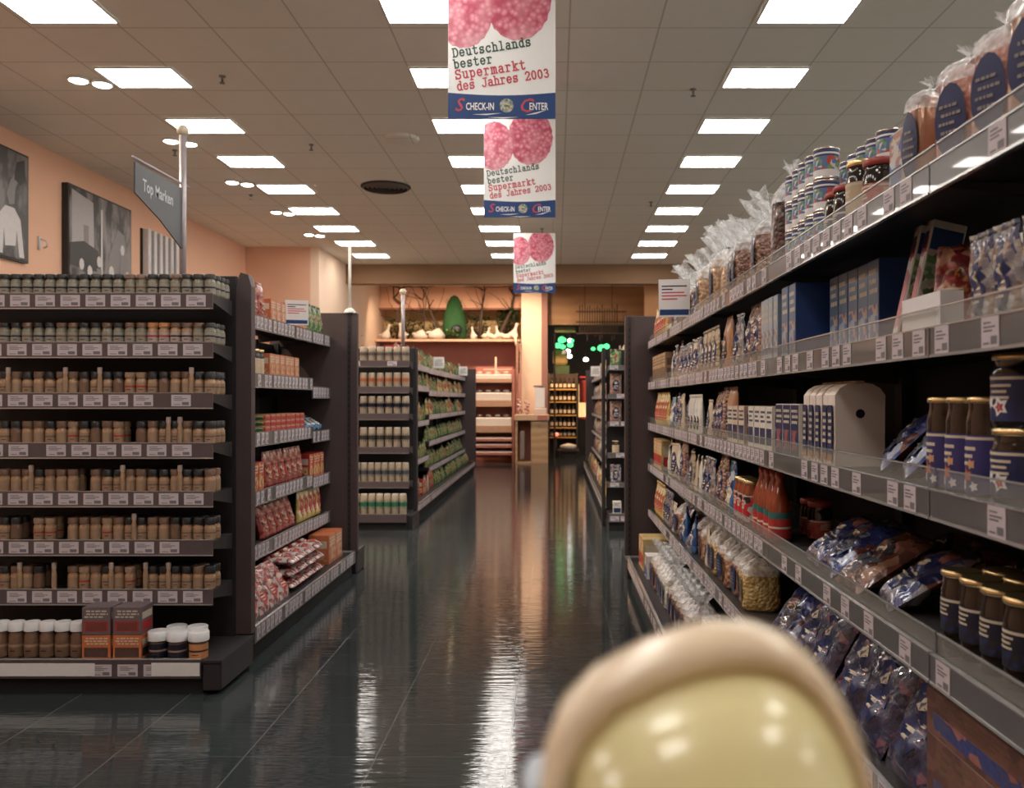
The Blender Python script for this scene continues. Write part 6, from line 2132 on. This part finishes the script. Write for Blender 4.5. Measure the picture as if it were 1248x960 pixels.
for i, (x, y, zz, w_) in enumerate([(.02, 20.9, .55, 'below the wine rack on the pillar side'), (.92, 21.3, .62, 'under the lit display')]):
    r = thing('red_lamp', 'small glowing red light ' + w_, 'lamp', (x, y, 0))
    MB().ball((0, 0, zz), .06, .04, .045, m_rglow, 10, 7).build('bulb', r)
    MB().tube([(0, 0, 0), (0, 0, zz - .03)], .012, m_capblack, 6).build('stem', r)
r = thing('produce_crate', 'dark green crate stacked on a stand above the wine rack', 'crate', (.05, 21.95, 0))
MB().box(-.15, .4, -.2, .2, 0, 1.98, m_dark).build('stand', r)
MB().box(-.1, .3, -.22, .18, 1.98, 2.22, m_leaf, .02).build('crate', r)
MB().box(-.12, .25, -.22, .18, 2.225, 2.6, mat('tan_sack', (0.30, 0.22, 0.10), .8, var=.3, scale=12), .05).build('sacks', r)
r = thing('low_trolley', 'dark low trolley with pale goods in front of the wine rack', 'trolley', (.3, 20.6, 0))
MB().box(-.25, .25, -.15, .15, .18, .22, m_dark).build('deck', r)
MB().ball((0, 0, .28), .2, .1, .07, L_white, 12, 8, .3, 2).build('goods', r)
for sx_ in (-.2, .2):
    for sy_ in (-.1, .1):
        MB().lathe([(.03, -.02), (.03, .02)], m_capblack, 10).xform(Matrix.Translation((sx_, sy_, .03)) @ Matrix.Rotation(pi / 2, 4, 'X')).tube([(sx_, sy_, .03), (sx_, sy_, .18)], .01, m_capblack, 5).build('caster', r)

# ---------------------------------------------------------------- pale yellow rounded handle close to the lens
r = thing('plastic_handle', 'out of focus pale yellow rounded plastic handle with tan rim, right before the lens', 'handle', (0, 0, 0))
m_tan = mat('handle_tan', (1.0, 0.80, 0.58), .25, var=.05, scale=20, coat=.5)
m_yel = mat('handle_yellow', (0.88, 0.78, 0.42), .28, var=.04, scale=20, coat=.6)
Y0 = .30


def hp(px, py, dy=0.0):
    """leaning back: lower parts come forward"""
    return ((px - 677) * Y0 / 1080, dy - (py - 860) * 0.00012, 1.35 - (py - 488) * Y0 / 1080)


# outline traced once, then given its real size and thickness (about 11 cm wide, 3 cm deep)
outer = [(655, 1180), (655, 1060), (657, 960), (664, 905), (684, 862), (722, 830), (775, 805), (830, 784), (880, 772), (930, 772), (968, 784), (1000, 810), (1024, 845), (1040, 885), (1050, 940), (1056, 1060), (1056, 1180)]
inner = [(682, 1180), (680, 1060), (680, 985), (690, 928), (714, 888), (750, 860), (800, 838), (846, 824), (892, 816), (934, 816), (966, 826), (994, 846), (1014, 874), (1031, 910), (1041, 952), (1048, 1060), (1048, 1180)]


def loft(loops, material, cap_last=False):
    n = len(loops[0])
    vs = [p for lp in loops for p in lp]
    fs = []
    for k in range(len(loops) - 1):
        for i in range(n - 1):
            fs.append((k * n + i, k * n + i + 1, (k + 1) * n + i + 1, (k + 1) * n + i))
    return MB().add(vs, fs, material, True)


cx_, cy_ = 860, 1060


def loop(base, shrink, dy):
    out = []
    for x, y in base:
        X = cx_ + (x - cx_) * shrink
        Yp = cy_ + (y - cy_) * shrink if y < cy_ else y
        out.append(hp(X, Yp, Y0 + dy))
    return out


mid = [((a[0] + b[0]) / 2, (a[1] + b[1]) / 2) for a, b in zip(outer, inner)]
loft([loop(outer, .90, .032), loop(outer, .95, .028), loop(outer, .985, .015), loop(outer, 1.0, .004), loop(outer, .992, -.002), loop(mid, 1.0, -.006), loop(inner, 1.0, -.004), loop(inner, .985, .003)], m_tan).build('rim', r)
# front: gently domed face inside the rim
fv, ff = [], []
NU, NV = 24, 14
top = inner


def topy(X):
    for (xa, ya), (xb, yb_) in zip(top[:-1], top[1:]):
        if xa != xb and min(xa, xb) <= X <= max(xa, xb) and max(ya, yb_) < 1181:
            t_ = (X - xa) / (xb - xa)
            return ya + (yb_ - ya) * t_
    return 1000


for j in range(NV + 1):
    for i in range(NU + 1):
        u = -1 + 2 * i / NU
        X = 864 + u * 182
        ty = topy(X)
        Yp = ty + (1180 - ty) * (j / NV)
        v = j / NV
        dome = (1 - abs(u) ** 2.2) * min(1, v * 7) ** .5
        fv.append(hp(X, Yp, Y0 + .004 - .018 * dome - .035 * v))
for j in range(NV):
    for i in range(NU):
        a = j * (NU + 1) + i
        ff.append((a, a + NU + 1, a + NU + 2, a + 1))
MB().add(fv, ff, m_yel, True).build('face', r)
bk = loop(outer, .90, .032)
n = len(bk)
MB().add(bk, [tuple(range(n))], m_yel).build('back', r)
r = thing('grey_lever', 'blurred pale grey plastic tab at the bottom beside the yellow handle', 'lever', hp(660, 975, Y0 + .03))
MB().ball((0, 0, 0), .008, .02, .006, mat('lever_grey', (0.55, 0.62, 0.7), .4), 12, 8).tube([(0, 0, 0), (0.002, .0, -.09)], .005, mat('lever_grey', (0.55, 0.62, 0.7), .4), 8).build('tab', r)

# ---------------------------------------------------------------- drop unused prototypes
for key, (root, _c) in PROTO.items():
    if key not in USED:
        for ch in list(root.children_recursive):
            bpy.data.objects.remove(ch)
        bpy.data.objects.remove(root)
